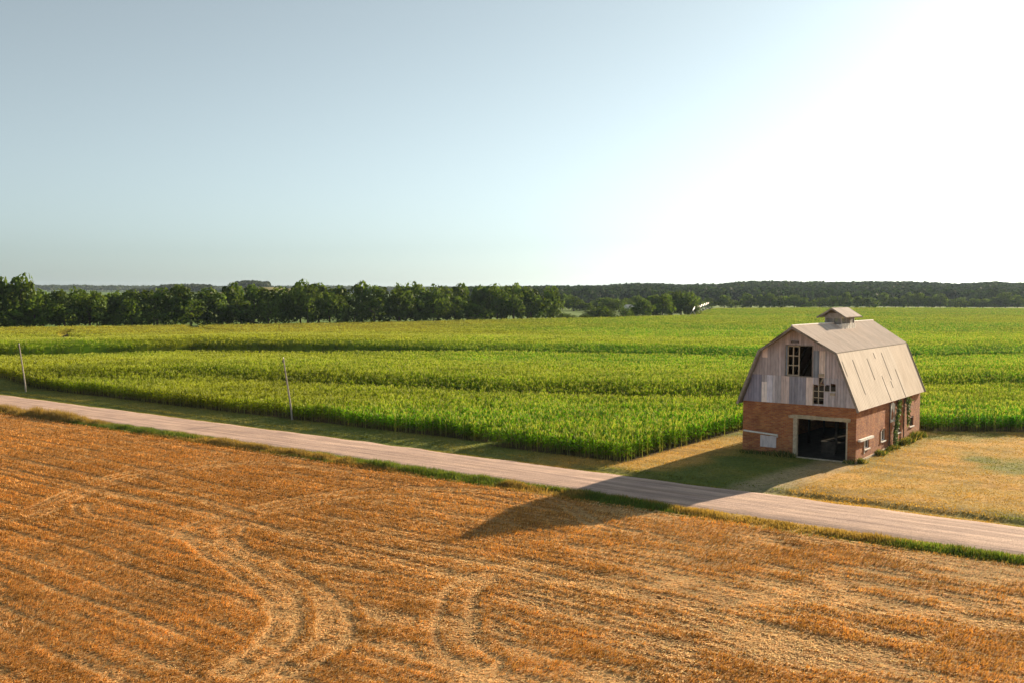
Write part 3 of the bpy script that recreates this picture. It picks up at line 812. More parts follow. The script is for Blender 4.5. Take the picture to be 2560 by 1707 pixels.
def trees():
    top = [(-120, 640), (0, 641), (30, 637), (60, 642), (74, 668), (110, 668), (150, 665), (190, 660), (240, 672), (290, 676), (325, 655), (350, 660), (400, 664), (440, 656), (480, 664), (520, 657), (560, 654), (600, 655), (640, 657), (690, 643), (715, 652), (750, 664), (790, 662), (830, 651), (870, 660), (910, 659), (950, 656), (1000, 654), (1050, 656), (1090, 661), (1150, 654), (1200, 659), (1250, 660), (1290, 673)]
    bot = [(-120, 754), (0, 751), (200, 748), (450, 744.5), (700, 741), (900, 738), (1100, 734.5), (1300, 730.5)]
    tx = lambda px: np.interp(px, *zip(*top)); bx = lambda px: np.interp(px, *zip(*bot))
    # skyline row of the left wood
    px = -70.0; i = 0
    while px < 1285:
        q = survey(px, bx(px), 1.5); d = q[1] + random.uniform(12, 24)
        X, zt = sight(px, tx(px) + random.uniform(-4, 6), d)
        h = zt*1.04; w = random.uniform(9, 18)
        kind = random.choice([0, 1, 2, 3, 4, 5]); i += 1
        tree(X, d, 0, h, w, kind, f'{adj[styles[kind]]} tree, {ordinal(i)} from left along the skyline of the left wood', 'back row of the left wood')
        px += w*0.60/d*F_PX*2352/2560
    px = -50.0; j = 0
    while px < 1275:
        q = survey(px, bx(px), 1.5); d = q[1] + random.uniform(4, 9)
        X, zt = sight(px, tx(px), d)
        f = random.uniform(0.40, 0.98); h = max(6, zt*f); w = random.uniform(8, 15)
        kind = random.choice([0, 2, 3, 4, 5, 7]) if f > .65 else random.choice([7, 8, 0]); j += 1
        tree(X, d, 0, h, w, kind, f'{adj[styles[kind]]} tree, {ordinal(j)} from left in the front row of the left wood', 'front row of the left wood')
        px += w*0.70/d*F_PX*2352/2560
    # low shrubs filling the foot of the left wood
    # clump beside the irrigation machine
    for k, (p, yt, w, kd, dd) in enumerate([(1436, 704, 8, 7, 3), (1458, 697, 10, 8, 8), (1477, 688, 12, 0, 5), (1500, 680, 13, 4, 12), (1522, 677, 13, 2, 6), (1542, 671, 14, 0, 14), (1565, 671, 14, 5, 8), (1584, 674, 13, 4, 5), (1596, 694, 7, 8, 0)]):
        b = np.interp(p, [1430, 1600], [728, 722]); q = survey(p, b, 1.5); d = q[1] + dd
        X, zt = sight(p, yt, d)
        tree(X, d, 0, zt*1.03, w, kd, f'{adj[styles[kd]]} tree, {ordinal(k+1)} from left in the dark clump by the irrigation pipe', 'dark clump by the irrigation machine')
    for k, (p, yt, w, kd) in enumerate([(1352, 712, 8, 7), (1370, 703, 11, 8), (1386, 700, 11, 7), (1402, 712, 8, 8)]):
        q = survey(p, 729.5, 1.5); X, zt = sight(p, yt, q[1]+4)
        tree(X, q[1]+4, 0, zt*1.03, w, kd, f'dark bush before the small far meadow, {ordinal(k+1)} from the left of four', 'dark bushes before the meadow', 'bush', 'round_bush')
    for k, (p, yt, w, kd) in enumerate([(1290, 715, 6, 7), (1304, 719, 5, 8), (1318, 722, 4, 7), (1338, 722, 4.5, 8), (1349, 720, 4.5, 7)]):
        q = survey(p, 730.5, 1.5); X, zt = sight(p, yt, q[1]+2)
        tree(X, q[1]+2, 0, zt*1.03, w, kd, f'light green shrub by the left wood right end, {ordinal(k+1)} of five from left', 'light green shrubs by the meadow', 'shrub', 'shrub')
    # trees beyond the meadow
    k = 0
    for p in np.arange(1292, 1470, 13.0):
        d = random.uniform(690, 800); yt = np.interp(p, [1290, 1320, 1350, 1400, 1440, 1470], [676, 686, 696, 686, 690, 680]) + random.uniform(-4, 4)
        X, zt = sight(p, yt, d); kd = random.choice([0, 2, 4, 5, 7]); k += 1
        tree(X, d, 0, zt*1.03, random.uniform(10, 15), kd, f'{adj[styles[kd]]} tree beyond the small green meadow, {ordinal(k)} from the left', 'trees beyond the meadow')
    # long tree line at the far edge of the field
    p = 1600.0; k = 0
    while p < 2440:
        q = survey(min(p, 2700), 706.5 if p < 2000 else 705.6, 1.5); d = q[1] + random.uniform(4, 16)
        yt = 679 + random.uniform(-6, 9); X, zt = sight(p, yt, d)
        kd = random.choice([0, 2, 4, 5, 7, 3]); w = random.uniform(11, 17); k += 1
        tree(X, d, 0, zt*1.03, w, kd, f'{adj[styles[kd]]} tree, {ordinal(k)} from left in the distant row behind the barn', 'distant row of trees behind the maize')
        p += w*0.78/d*F_PX*2352/2560
    return k
print('far trees', trees())

# ------------------------------------------------------------------ hills and woods on them
def hill(name, D, prof, depth, ground, wood_rule, wood_cols, ntree, ts, front=0.5, bump=0.0):
    """prof: skyline as (px,y) in the 2560 frame; the crest stands at distance D"""
    k = 2352/2560
    P = np.array([(sight(px*k, py*k, D)) for px, py in prof])
    xs = np.linspace(P[0, 0], P[-1, 0], 260); zt = np.interp(xs, P[:, 0], P[:, 1]) - ts*0.8
    ss = np.linspace(-1, 1.2, 26)
    X = np.tile(xs, (len(ss), 1)); S = np.tile(ss[:, None], (1, len(xs)))
    prof_s = np.where(S < 0, sstep(-1, 0, S)**front, 1 - 0.8*sstep(0, 1.2, S))
    Y = D + S*depth
    X = X*(Y/D)
    Z = np.maximum(zt, 0.2)[None]*prof_s + bump*(fbm(X*0.006, Y*0.006, 120, 3)-0.5)*prof_s - 0.3*(1-prof_s)
    c = ground(X, Y, S)
    me = np_mesh(name, np.stack([X, Y, Z], -1).reshape(-1, 3), [grid_faces(len(xs), len(ss))], M['hill'], c.reshape(-1, 3), True)
    tag(link_mesh('hills', me), kind='structure')
    # wood cover: leaf clumps thick over the slope
    n = ntree
    fi = rng.random(n); s = -1 + 1.15*rng.random(n)**0.75
    xi = P[0, 0] + (P[-1, 0]-P[0, 0])*fi
    keep = wood_rule(xi, s, fi); xi, s = xi[keep], s[keep]; n = len(xi)
    pz = np.where(s < 0, sstep(-1, 0, s)**front, 1 - 0.8*sstep(0, 1.2, s))
    y = D + s*depth; z = np.maximum(np.interp(xi, xs, zt), 0.2)*pz; x = xi*(y/D)
    hgt = ts*(0.75+0.5*rng.random(n))
    m = 26
    d = rng.normal(0, 1, (n, m, 3)); d[..., 2] = np.abs(d[..., 2])*0.9 - 0.1; d /= np.linalg.norm(d, axis=2)[..., None]
    R0 = (ts*0.5*(0.8+0.5*rng.random(n)))[:, None, None]
    C = np.stack([x, y, z+hgt*0.45], -1)[:, None, :] + d*R0*np.array([1, 1, 1.05])
    nn = d + rng.normal(0, .4, d.shape); nn /= np.linalg.norm(nn, axis=2)[..., None]
    t = np.cross(nn, rng.normal(0, 1, d.shape)); t /= np.linalg.norm(t, axis=2)[..., None]; b = np.cross(nn, t)
    sz = ts*0.15*(0.7+0.7*rng.random((n, m, 1)))
    v = np.stack([C-t*sz, C-b*sz, C+t*sz, C+b*sz], 2).reshape(-1, 3)
    cc = (np.array(wood_cols)*(0.7+0.6*rng.random((n, 1, 1)))*(0.8+0.4*rng.random((n, m, 1))))
    cc = np.repeat(cc.reshape(-1, 3), 4, 0)
    return np_mesh(name+'_wood', v, [np.arange(len(v)).reshape(-1, 4)], M['leaf'], cc)
dark = np.array([0.025, 0.037, 0.014]); pale = np.array([0.30, 0.27, 0.12]); mead = np.array([0.14, 0.2, 0.05])
w3 = hill('hill_right', 1900, [(1100, 728), (1200, 725), (1300, 724), (1372, 723), (1512, 722), (1560, 717.5), (1610, 716), (1661, 718), (1714, 720), (1800, 718), (1850, 712), (1930, 710.5), (2050, 713), (2150, 712), (2250, 711), (2340, 714), (2390, 717.5), (2440, 715), (2490, 712), (2530, 716), (2600, 714), (2700, 716), (2850, 715)],
          820, lambda X, Y, S: np.broadcast_to(dark, X.shape+(3,)).copy(), lambda x, s, f: s > -1.1, (0.020, 0.042, 0.012), 9500, 15, 0.8)
tag(link_mesh('hill_woodland', w3), 'dark unbroken woodland covering the long low ridge on the right horizon', 'woodland', kind='stuff')
def g2(X, Y, S):
    n = fbm(X*0.004, Y*0.008, 130, 2)[..., None]
    return np.where(n > 0.5, pale, mead*0.9)
def wr2(x, s, f):
    n = vnoise(x*0.012, s*3, 131)
    return ((n > 0.80) | (f > 0.52) & (f < 0.68) & (s > -0.30) | (f < 0.27) & (s > -0.25)) & (rng.random(len(x)) < 0.9)
w2 = hill('hill_left', 2400, [(330, 732), (375, 728), (392, 722), (405, 717), (470, 714), (520, 716), (560, 715), (590, 709.5), (620, 705), (650, 707.5), (680, 708), (720, 711), (760, 719), (800, 727), (830, 732)],
          420, g2, wr2, (0.035, 0.052, 0.022), 2300, 13, 1.0)
tag(link_mesh('hill_copses', w2), 'copses scattered over the pale field hill above the left wood', 'woodland', kind='stuff')
w1 = hill('hill_far', 5200, [(-300, 729), (0, 729), (300, 728.5), (380, 729), (560, 725), (700, 720), (770, 719), (870, 719), (960, 722), (1100, 722), (1250, 721), (1400, 724), (1600, 726)],
          1200, lambda X, Y, S: np.broadcast_to(np.array([0.08, 0.11, 0.05]), X.shape+(3,)).copy(), lambda x, s, f: s > -1.1, (0.05, 0.075, 0.03), 4500, 26, 0.8)
tag(link_mesh('far_woodland', w1), 'thin blue hazy wooded ridge on the far left horizon', 'woodland', kind='stuff')

# ------------------------------------------------------------------ barn
W, L, HW, HB, IB, HR = 9.93, 20.6, 4.58, 9.05, 1.68, 11.16
OE, HOE, OG, OH = 0.29, 4.33, 0.60, 1.85
barn = empty('gambrel_barn', (BARN[0], BARN[1], 0), YAW)
tag(barn, 'old brick barn with a pinkish metal gambrel roof, open front doorway and broken loft siding', 'barn')

def wall_panel(mb, axis, pos, a0, a1, z0, z1, holes, th, inward):
    """wall in the plane axis=pos, spanning a0..a1 and z0..z1, with rectangular holes"""
    As = sorted({a0, a1, *[h[0] for h in holes], *[h[1] for h in holes]})
    Zs = sorted({z0, z1, *[h[2] for h in holes], *[h[3] for h in holes]})
    na, nz = len(As)-1, len(Zs)-1
    def solid(i, j):
        if not (0 <= i < na and 0 <= j < nz): return False
        ca, cz = (As[i]+As[i+1])/2, (Zs[j]+Zs[j+1])/2
        return not any(h[0] < ca < h[1] and h[2] < cz < h[3] for h in holes)
    p1 = pos + inward*th
    def P(a, z, o): return (a, o, z) if axis == 'y' else (o, a, z)
    for i in range(na):
        for j in range(nz):
            if not solid(i, j): continue
            A0, A1, Z0, Z1 = As[i], As[i+1], Zs[j], Zs[j+1]
            for o in (pos, p1): mb.add([P(A0, Z0, o), P(A1, Z0, o), P(A1, Z1, o), P(A0, Z1, o)], [(0, 1, 2, 3)])
            for di, dj, q in ((-1, 0, [(A0, Z0), (A0, Z1)]), (1, 0, [(A1, Z0), (A1, Z1)]), (0, -1, [(A0, Z0), (A1, Z0)]), (0, 1, [(A0, Z1), (A1, Z1)])):
                if not solid(i+di, j+dj):
                    (a, z), (b, zz) = q
                    mb.add([P(a, z, pos), P(b, zz, pos), P(b, zz, p1), P(a, z, p1)], [(0, 1, 2, 3)])
T = 0.32
mb = MB(); wall_panel(mb, 'y', 0, -W, 0, 0.0, HW, [(-5.02, -0.80, 0.0, 3.32), (-8.24, -6.84, 0.64, 1.60)], T, 1)
mb.build('brick_wall', M['brick'], barn)
side_holes = [(2.28, 3.76, 0.84, 1.62), (7.18, 8.64, 0.93, 1.86), (9.95, 11.38, 2.36, 3.86), (12.55, 13.47, 1.13, 2.08), (16.78, 18.22, 1.24, 2.08)]
mb = MB(); wall_panel(mb, 'x', 0, T, L-T, 0.0, HW-0.1, side_holes, T, -1)
mb.build('brick_wall', M['brick'], barn)
mb = MB(); wall_panel(mb, 'x', -W, T, L-T, 0.0, HW-0.1, [(3, 4.2, 1, 2), (7.4, 8.6, 1, 2), (12, 13.2, 1, 2), (16.5, 17.7, 1, 2)], T, 1)
mb.build('brick_wall', M['brick'], barn)
mb = MB(); wall_panel(mb, 'y', L, -W, 0, 0.0, HW, [(-6.9, -3.2, 0, 3.0)], T, -1)
mb.build('brick_wall', M['brick'], barn)
# back door leaves, nearly closed
mb = MB(); mb.box(-6.9, -5.06, L+0.02, L+0.08, 0.05, 3.05); mb.box(-4.98, -3.2, L+0.02, L+0.08, 0.05, 2.95)
mb.build('door', M['oldwood'], barn)
# foundation ledge along the sunny side and front corner
mb = MB(); mb.xprism([(0.0, -0.3), (L+0.05, -0.3), (L+0.05, 0.36), (10.2, 0.22), (0.0, 0.10)], 0.003, 0.10)
mb.build('foundation', M['concrete'], barn)
# dirt floor, threshold
mb = MB(); mb.box(-W+T, -T, T, L-T, -0.1, 0.03); mb.build('floor', M['dirt'], barn)
mb = MB(); mb.box(-4.98, -0.84, -0.16, 0.02, -0.1, 0.045); mb.build('threshold', M['concrete'], barn)
# doorway lintel and jambs
mb = MB(); mb.prism([(-5.72, 3.33), (-0.50, 3.33), (-0.45, 3.62), (-0.9, 3.66), (-2.6, 3.62), (-4.0, 3.66), (-5.3, 3.64), (-5.80, 3.52)], -0.07, 0.20)
mb.build('lintel', M['lintel'], barn)
mb = MB(); mb.box(-5.34, -5.0, -0.035, 0.30, 0.0, 3.328); mb.build('door_jamb', M['concrete'], barn)
mb = MB(); mb.box(-0.82, -0.70, -0.035, 0.30, 0.0, 3.328); mb.build('door_jamb', M['concrete'], barn)
# boarded opening and sliding rail on the front
mb = MB()
for i in range(5): mb.box(-8.27+i*0.288, -8.27+i*0.288+0.28, -0.05, 0.03, 0.60+0.01*(i % 2), 1.62-0.015*(i % 3), (1-.06*(i % 3), 1-.05*(i % 2), 1))
mb.bar((-8.1, -0.06, 1.45), (-7.5, -0.06, 0.95), 0.02, 0.05, (.5, .45, .4)); mb.bar((-7.0, -0.06, 1.5), (-7.5, -0.06, 0.95), 0.02, 0.05, (.5, .45, .4))
o = mb.build('boarded_window', M['whitepaint'], barn); o.data.materials.clear(); o.data.materials.append(M['siding'])
o.data.color_attributes['Col'].data.foreach_set('color', np.tile(np.array([0.66, 0.58, 0.60, 1], np.float32), (len(o.data.vertices), 1)).ravel())
mb = MB(); mb.bar((-9.78, -0.12, 1.90), (-6.72, -0.12, 1.74), 0.16, 0.12); mb.box(-6.74, -6.68, -0.20, -0.02, 1.55, 1.82)
mb.build('door_rail', M['whitepaint'], barn)
# side beam, windows, shutter
mb = MB(); mb.bar((0.16, 0.40, 1.80), (0.16, 4.18, 1.76), 0.24, 0.18); mb.build('door_rail', M['whitepaint'], barn)
def window(y0, y1, z0, z1, arch, post=True):
    w = MB(); t = 0.07
    w.box(-0.16, -0.09, y0+.002, y0+t, z0+.002, z1-.002)
    w.box(-0.16, -0.09, y1-t, y1-.002, z0+.002, z1-.002)
    w.box(-0.15, -0.10, y0+t+.002, y1-t-.002, z1-t, z1-.004); w.box(-0.15, -0.10, y0+t+.002, y1-t-.002, z0+.002, z0+t)
    w.box(-0.14, -0.11, (y0+y1)/2-.02, (y0+y1)/2+.02, z0+t+.002, z1-t-.002)
    w.box(-0.14, -0.11, y0+t+.002, (y0+y1)/2-.022, (z0+z1)/2-.02, (z0+z1)/2+.02)
    if post: w.box(-0.02, 0.06, y0-0.06, y0+0.05, z0-0.35*(not arch), z1+0.0)
    f = w.build('window', M['oldwood'] if not post else M['whitepaint'], barn)
    g = MB(); g.box(-0.19, -0.17, y0+.01, y1-.01, z0+.01, z1-.01); g.build('pane', M['glass'], f)
    s = MB(); s.box(-0.08, 0.10, y0-.06, y1+.06, z0-.10, z0-.004); s.build('sill', M['whitepaint'], f)
    if arch:
        a = MB(); n = 9; yc = (y0+y1)/2; hw = (y1-y0)/2+0.08
        pts = [(yc+hw*math.cos(math.pi*i/n), z1-0.02+0.30*math.sin(math.pi*i/n)) for i in range(n+1)]
        pin = [(yc+(hw-.16)*math.cos(math.pi*i/n), z1-0.02+0.17*math.sin(math.pi*i/n)) for i in range(n+1)]
        for i in range(n): a.xprism([pts[i], pts[i+1], pin[i+1], pin[i]], 0.003, 0.045)
        a.build('brick_arch', M['brick'], f)
        d = MB(); d.xprism([(p[0], p[1]) for p in pin], 0.002, 0.006); d.build('arch_panel', M['oldwood'], f)
window(2.28, 3.76, 0.84, 1.62, False); window(7.18, 8.64, 0.93, 1.86, True)
window(12.55, 13.47, 1.13, 2.08, False, False); window(16.78, 18.22, 1.24, 2.08, True, False)
sh = MB()
for i in range(5):
    y0 = 9.93 + i*0.292; zt = 3.90 + 0.22*math.sin(math.pi*(i+.5)/5)
    sh.box(-0.03, 0.05, y0, y0+0.285, 2.34, zt, (random.uniform(.75, 1),)*3)
sh.box(0.052, 0.09, 9.93, 11.39, 2.34, 2.48); sh.box(0.052, 0.09, 9.93, 10.05, 2.482, 3.92)
so = sh.build('shutter', M['whitepaint'], barn)
rs = MB(); rs.xprism([(10.2, 2.6), (10.7, 2.55), (10.8, 3.1), (10.55, 3.6), (10.3, 3.3)], 0.051, 0.058); rs.xprism([(10.9, 2.7), (11.2, 2.75), (11.15, 3.3), (10.95, 3.2)], 0.051, 0.058)
rs.build('rust_patch', mat_plain('rust', (0.32, 0.13, 0.06), 0.9, nscale=5, var=.5), so)
# drainpipes / pilasters on the side
for yy in (9.55, 14.35):
    mb = MB(); mb.tube((0.10, yy, 0.2), (0.10, yy, 4.2), 0.05, 0.05, 8); mb.build('drainpipe', M['darkmetal'], barn)

# gable boards
def roof_z(u):
    m = min(-u, u+W)
    if m < IB: return HW + (HB-HW)*(m+0.0)/IB
    return HB + (HR-HB)*(m-IB)/(W/2-IB)
loft = (-6.10, -3.80, 6.98, 9.52)
broken = [(-3.70, -2.76, 4.68, 6.34), (-3.20, -2.77, 6.34, 6.93), (-2.70, -2.27, 5.78, 6.34), (-2.19, -1.76, 5.80, 6.50)]
def patch_col(u, z):
    base = np.array([0.46, 0.42, 0.45])
    if z > 6.92: base = np.array([0.47, 0.40, 0.41])
    if u < -8.2 and z <= 6.92: base = np.array([0.27, 0.26, 0.34])
    if -8.25 < u < -7.75 and z < 6.3: base = np.array([0.78, 0.69, 0.67])
    if -7.75 < u < -7.25 and z < 6.92: base = np.array([0.58, 0.55, 0.63])
    if -6.6 < u < -5.75 and z < 6.92: base = np.array([0.62, 0.50, 0.48])
    if -5.75 < u < -4.25 and z < 6.92: base = np.array([0.28, 0.27, 0.32])
    if -4.25 < u < -3.72 and z < 6.92: base = np.array([0.72, 0.60, 0.56])
    if -8.35 < u < -7.75 and 8.40 < z < 9.05: base = np.array([0.70, 0.55, 0.50])
    if -3.75 < u < -3.25 and 6.95 < z < 9.18: base = np.array([0.22, 0.24, 0.28])
    if -3.25 < u < -2.70 and 6.95 < z < 9.18: base = np.array([0.76, 0.62, 0.56])
    return tuple(np.clip(base*1.22*random.uniform(0.82, 1.18), 0, 1))
def gable(name, y, sgn, holes):
    g = MB(); edges = set(np.round(np.arange(-W, 0.001, 0.245), 3)) | {round(h[0], 3) for h in holes} | {round(h[1], 3) for h in holes} | {-8.25, -7.75, -7.25, -5.75, -4.25, -3.72, 0.0}
    edges = sorted(edges)
    e2 = [edges[0]]
    hs = {round(h[i], 3) for h in holes for i in (0, 1)}
    for e in edges[1:]:
        if e - e2[-1] < 0.09 and e not in hs and e != 0.0: continue
        e2.append(e)
    rows = sorted({HW+0.004, 6.92, *[h[2] for h in holes], *[h[3] for h in holes], 6.3, 8.42, 9.18})
    for a, b in zip(e2[:-1], e2[1:]):
        off = random.uniform(0, 0.018)
        tb = random.choice([6.92, 6.92, 6.9])
        mid = (a+b)/2
        # spans of board between the holes
        zt0, zt1 = roof_z(a+.002)-0.03, roof_z(b-.002)-0.03
        zs = [HW-0.05]
        cuts = []
        for h in holes:
            if h[0]-.01 < mid < h[1]+.01: cuts.append((h[2], h[3]))
        cuts.sort(); merged = []
        for c in cuts:
            if merged and c[0] <= merged[-1][1]+.01: merged[-1] = (merged[-1][0], max(c[1], merged[-1][1]))
            else: merged.append(c)
        segs = []; z = HW-0.05
        for c in merged:
            if c[0] > z + .01: segs.append((z, c[0]))
            z = c[1]
        segs.append((z, None))
        final = []
        for s0, s1 in segs:
            top = s1 if s1 is not None else max(zt0, zt1)
            br = [q for q in (6.3, 6.92, 8.42, 9.18) if s0+.1 < q < top-.1 and (q == 6.92 or (-8.35 < mid < -7.7 and q in (6.3, 8.42)) or (-3.75 < mid < -2.7 and q == 9.18))]
            pts = [s0] + br + [top]
            for q0, q1 in zip(pts[:-1], pts[1:]): final.append((q0, q1, s1 is None and q1 == top))
        for q0, q1, istop in final:
            col = patch_col(mid, (q0+q1)/2)
            za, zb = (zt0, zt1) if istop else (q1-.008, q1-.008)
            if not istop and any(abs(q1-h[2]) < 1e-6 for h in holes): pass
            jag = 0.0
            if not istop and q0 > 6.3 and -3.8 < mid < -1.7 and q0 < 6.6: jag = random.uniform(-0.16, 0.02)
            if za <= q0 and zb <= q0: continue
            za, zb = max(za, q0+.01), max(zb, q0+.01)
            k = off + 0.02*random.random()*(mid > -4.2 and mid < -3.2)
            y0 = y + sgn*(0.0+k); y1 = y - sgn*(0.03 - k)
            ga = 0.010
            g.prism([(a+ga, q0+jag), (b-ga, q0+jag*random.uniform(.2, 1.3)), (b-ga, zb), (a+ga, za)], y0 + sgn*0.03, y1)
            for _ in range(8): g.c.pop()
            g.c += [col]*8
    return g.build(name, M['siding'], barn)
gable('siding', 0.0, -1, [loft]+broken)
gable('siding', L, 1, [])
# studs seen through the broken siding, and the sliding-door lattice in the loft
lt = MB()
for xx in (-5.94, -5.46, -4.96): lt.box(xx-.045, xx+.045, 0.02, 0.08, 6.98, 9.50)
for zz in (7.02, 7.84, 8.67, 9.47): lt.box(-5.94+.047, -5.46-.047, 0.03, 0.07, zz-.04, zz+.04); lt.box(-5.46+.047, -4.96-.047, 0.03, 0.07, zz-.04, zz+.04)
lt.build('door_lattice', M['concrete'], barn)
fr = MB(); fr.box(-6.17, -3.73, -0.09, -0.035, 9.52, 9.60); fr.box(-6.17, -3.73, -0.09, -0.035, 6.90, 6.97); fr.box(-3.80, -3.73, -0.088, -0.035, 6.972, 9.518); fr.box(-6.17, -6.10, -0.088, -0.035, 6.972, 9.518)
fr.build('loft_frame', M['fascia'], barn)
ob = MB(); ob.box(-6.09, -5.995, -0.03, 0.05, 6.99, 9.50); ob.build('shutter_edge', mat_plain('blue_grey_paint', (0.24, 0.28, 0.36), .8), barn)
gr = MB()
for xx in (-3.23, -2.74, -2.23): gr.box(xx-.035, xx+.035, 0.03, 0.09, 4.62, 6.95 if xx < -2.7 else 6.6)
gr.box(-3.71, -3.64, 0.03, 0.09, 4.62, 6.40); gr.box(-1.79, -1.72, 0.03, 0.09, 5.6, 6.6)
for zz in (4.66, 5.21, 5.76, 6.33): gr.box(-3.64, -3.265, 0.04, 0.08, zz-.03, zz+.03); gr.box(-3.195, -2.775, 0.04, 0.08, zz-.03, zz+.03)
gr.box(-2.705, -2.265, 0.04, 0.08, 5.75, 5.81); gr.box(-2.195, -1.79, 0.04, 0.08, 5.77, 5.83)
gr.build('window_lattice', M['concrete'], barn)
vn = MB(); vn.box(-3.20, -2.75, -0.12, -0.05, 7.02, 7.26)
for i in range(4): vn.box(-3.18, -2.77, -0.14, -0.122, 7.04+i*.055, 7.07+i*.055)
vn.build('vent', M['concrete'], barn)
vn = MB(); vn.box(-2.20, -1.78, -0.11, -0.05, 5.48, 5.70)
for i in range(3): vn.box(-2.18, -1.80, -0.13, -0.112, 5.50+i*.06, 5.53+i*.06)
vn.build('vent', M['concrete'], barn)
# hay trolley beam under the peak
hb = MB(); hb.box(-5.62, -4.95, -0.20, -0.12, 9.84, 9.92); hb.box(-5.60, -4.97, -0.20, -0.12, 9.74, 9.77)
hb.box(-5.62, -5.58, -0.20, -0.12, 9.772, 9.838); hb.box(-4.99, -4.95, -0.20, -0.12, 9.772, 9.838)
hb.build('hay_track', M['darkmetal'], barn)

# roof: four corrugated slopes
def slope(mb, a, b, y0a, y0b, y1, pitch, amp, coler):
    """a,b = (x,z) upper and lower edge of the slope; ribs run from a to b"""
    d = np.array([b[0]-a[0], b[1]-a[1]]); ln = np.linalg.norm(d); d /= ln; n = np.array([d[1], -d[0]]);
    if n[1] < 0: n = -n
    ys = np.arange(0, 1.0001, 1.0/round((y1-min(y0a, y0b))/(pitch/4)))
    prof = [0, 0, 1, 1]
    prev = None
    rows = 5
    for i, t in enumerate(ys):
        c = coler(min(y0a, y0b) + t*(y1-min(y0a, y0b)))
        hgt = amp*prof[i % 4]
        cur = []
        for r in range(rows+1):
            s = r/rows
            ya = y0a + t*(y1-y0a); yb = y0b + t*(y1-y0b); y = ya*(1-s)+yb*s
            px, pz = a[0]+d[0]*ln*s, a[1]+d[1]*ln*s
            cur.append((px+n[0]*hgt, y, pz+n[1]*hgt))
        if prev:
            vs = prev+cur; k = rows+1
            mb.add(vs, [(r, r+1, r+1+k, r+k) for r in range(rows)], c)
        prev = cur
    # underside and edges
    th = 0.07
    for s0, s1 in ((0, 1),):
        A0 = (a[0]-n[0]*th, y0a+.01, a[1]-n[1]*th); A1 = (a[0]-n[0]*th, y1-.01, a[1]-n[1]*th)
        B0 = (b[0]-n[0]*th, y0b+.01, b[1]-n[1]*th); B1 = (b[0]-n[0]*th, y1-.01, b[1]-n[1]*th)
        mb.add([A0, A1, B1, B0], [(0, 1, 2, 3)], (.3, .27, .24))
        mb.add([B0, B1, (b[0], y1, b[1]), (b[0], y0b, b[1])], [(0, 1, 2, 3)], (.55, .5, .46))
    return
def sheet_col(base, seed, var=0.06):
    r = random.Random(seed); tab = [r.uniform(1-var, 1+var) for _ in range(60)]
    def f(y):
        k = tab[int((y+3)/0.78) % 60]
        return tuple(min(1, c*k) for c in base)
    return f
roof_up = (0.70, 0.575, 0.495); roof_lo = (0.66, 0.575, 0.495)
mb = MB(); slope(mb, (-W/2, HR+.09), (-IB+0.06, HB+.05), -OH, -OG, L+OG, 0.26, 0.018, sheet_col(roof_up, 1)); mb.build('roof', M['roof'], barn)
def lowcol(y):
    b = sheet_col(roof_lo, 2, .05)(y)
    return tuple(c*(0.93 if y > 15.1 else 1.0)*(1, .96, .92)[i] if y > 15.1 else c for i, c in enumerate(b))
mb = MB(); slope(mb, (-IB+0.06, HB+.045), (OE, HOE), -OG, -OG, L+OG, 0.40, 0.013, lowcol); lower = mb.build('roof', M['roof'], barn)
# dark slipped joints on the lower slope
rr = random.Random(5)
d = np.array([OE+IB-0.06, HOE-HB-.045]); ln = np.linalg.norm(d); d /= ln; nrm = np.array([-d[1], d[0]])
for k in range(8):
    y = round(rr.uniform(-0.2, 15)/0.4)*0.4 + .06; s0 = rr.uniform(0.0, .7)*ln; l = rr.uniform(.6, 3.2); w = rr.uniform(.003, .006)
    s1 = min(s0+l, ln-.05)
    q = [(-IB+.06 + d[0]*s + nrm[0]*.032, y+w*e, HB+.045 + d[1]*s + nrm[1]*.032) for s, e in ((s0, 0), (s1, -.4), (s1, .6), (s0, 1))]
    q2 = [(p[0]-nrm[0]*.02, p[1], p[2]-nrm[1]*.02) for p in q]
    mb = MB(); mb.add(q+q2, [(0, 1, 2, 3), (7, 6, 5, 4), (0, 4, 5, 1), (1, 5, 6, 2), (2, 6, 7, 3), (3, 7, 4, 0)], (1, 1, 1))
    mb.build('open_seam', M['seam'], lower)
mb = MB(); slope(mb, (-W/2, HR+.085), (-W+IB-0.06, HB+.05), -OH, -OG, L+OG, 0.26, 0.018, sheet_col(roof_up, 3)); mb.build('roof', M['roof'], barn)
mb = MB(); slope(mb, (-W+IB-0.06, HB+.045), (-W-OE, HOE), -OG, -OG, L+OG, 0.40, 0.013, sheet_col(roof_lo, 4)); mb.build('roof', M['roof'], barn)
mb = MB(); mb.tube((-W/2, -OH, HR+.12), (-W/2, L+OG, HR+.12), .07, .07, 8, (.85, .8, .76)); mb.build('ridge_cap', M['roof'], barn)
mb = MB(); mb.tube((-IB+.09, -OG, HB+.03), (-IB+.09, L+OG, HB+.03), .03, .03, 6); mb.build('roof_joint', M['oldwood'], barn)
# fascia boards along both rakes
for y_e, y_p in ((-OG-.02, -OH-.02), (L+OG+.02, L+OG+.02)):
    mb = MB()
    for sgn in (1, -1):
        X = lambda u: u if sgn == 1 else -W-u
        pk = (-W/2, y_p, HR-.04); br_ = (X(-IB+.08), y_e, HB-.05); ev = (X(OE+.02), y_e, HOE-.06)
        mid = (X(-W/2+ (W/2-IB)*.45), y_e + (y_p-y_e)*.42, HR-.04 + (HB-HR)*.45)
        mb.bar(pk, mid, .05, .20); mb.bar(mid, br_, .05, .20); mb.bar(br_, ev, .05, .20)
    mb.build('fascia', M['fascia'], barn)
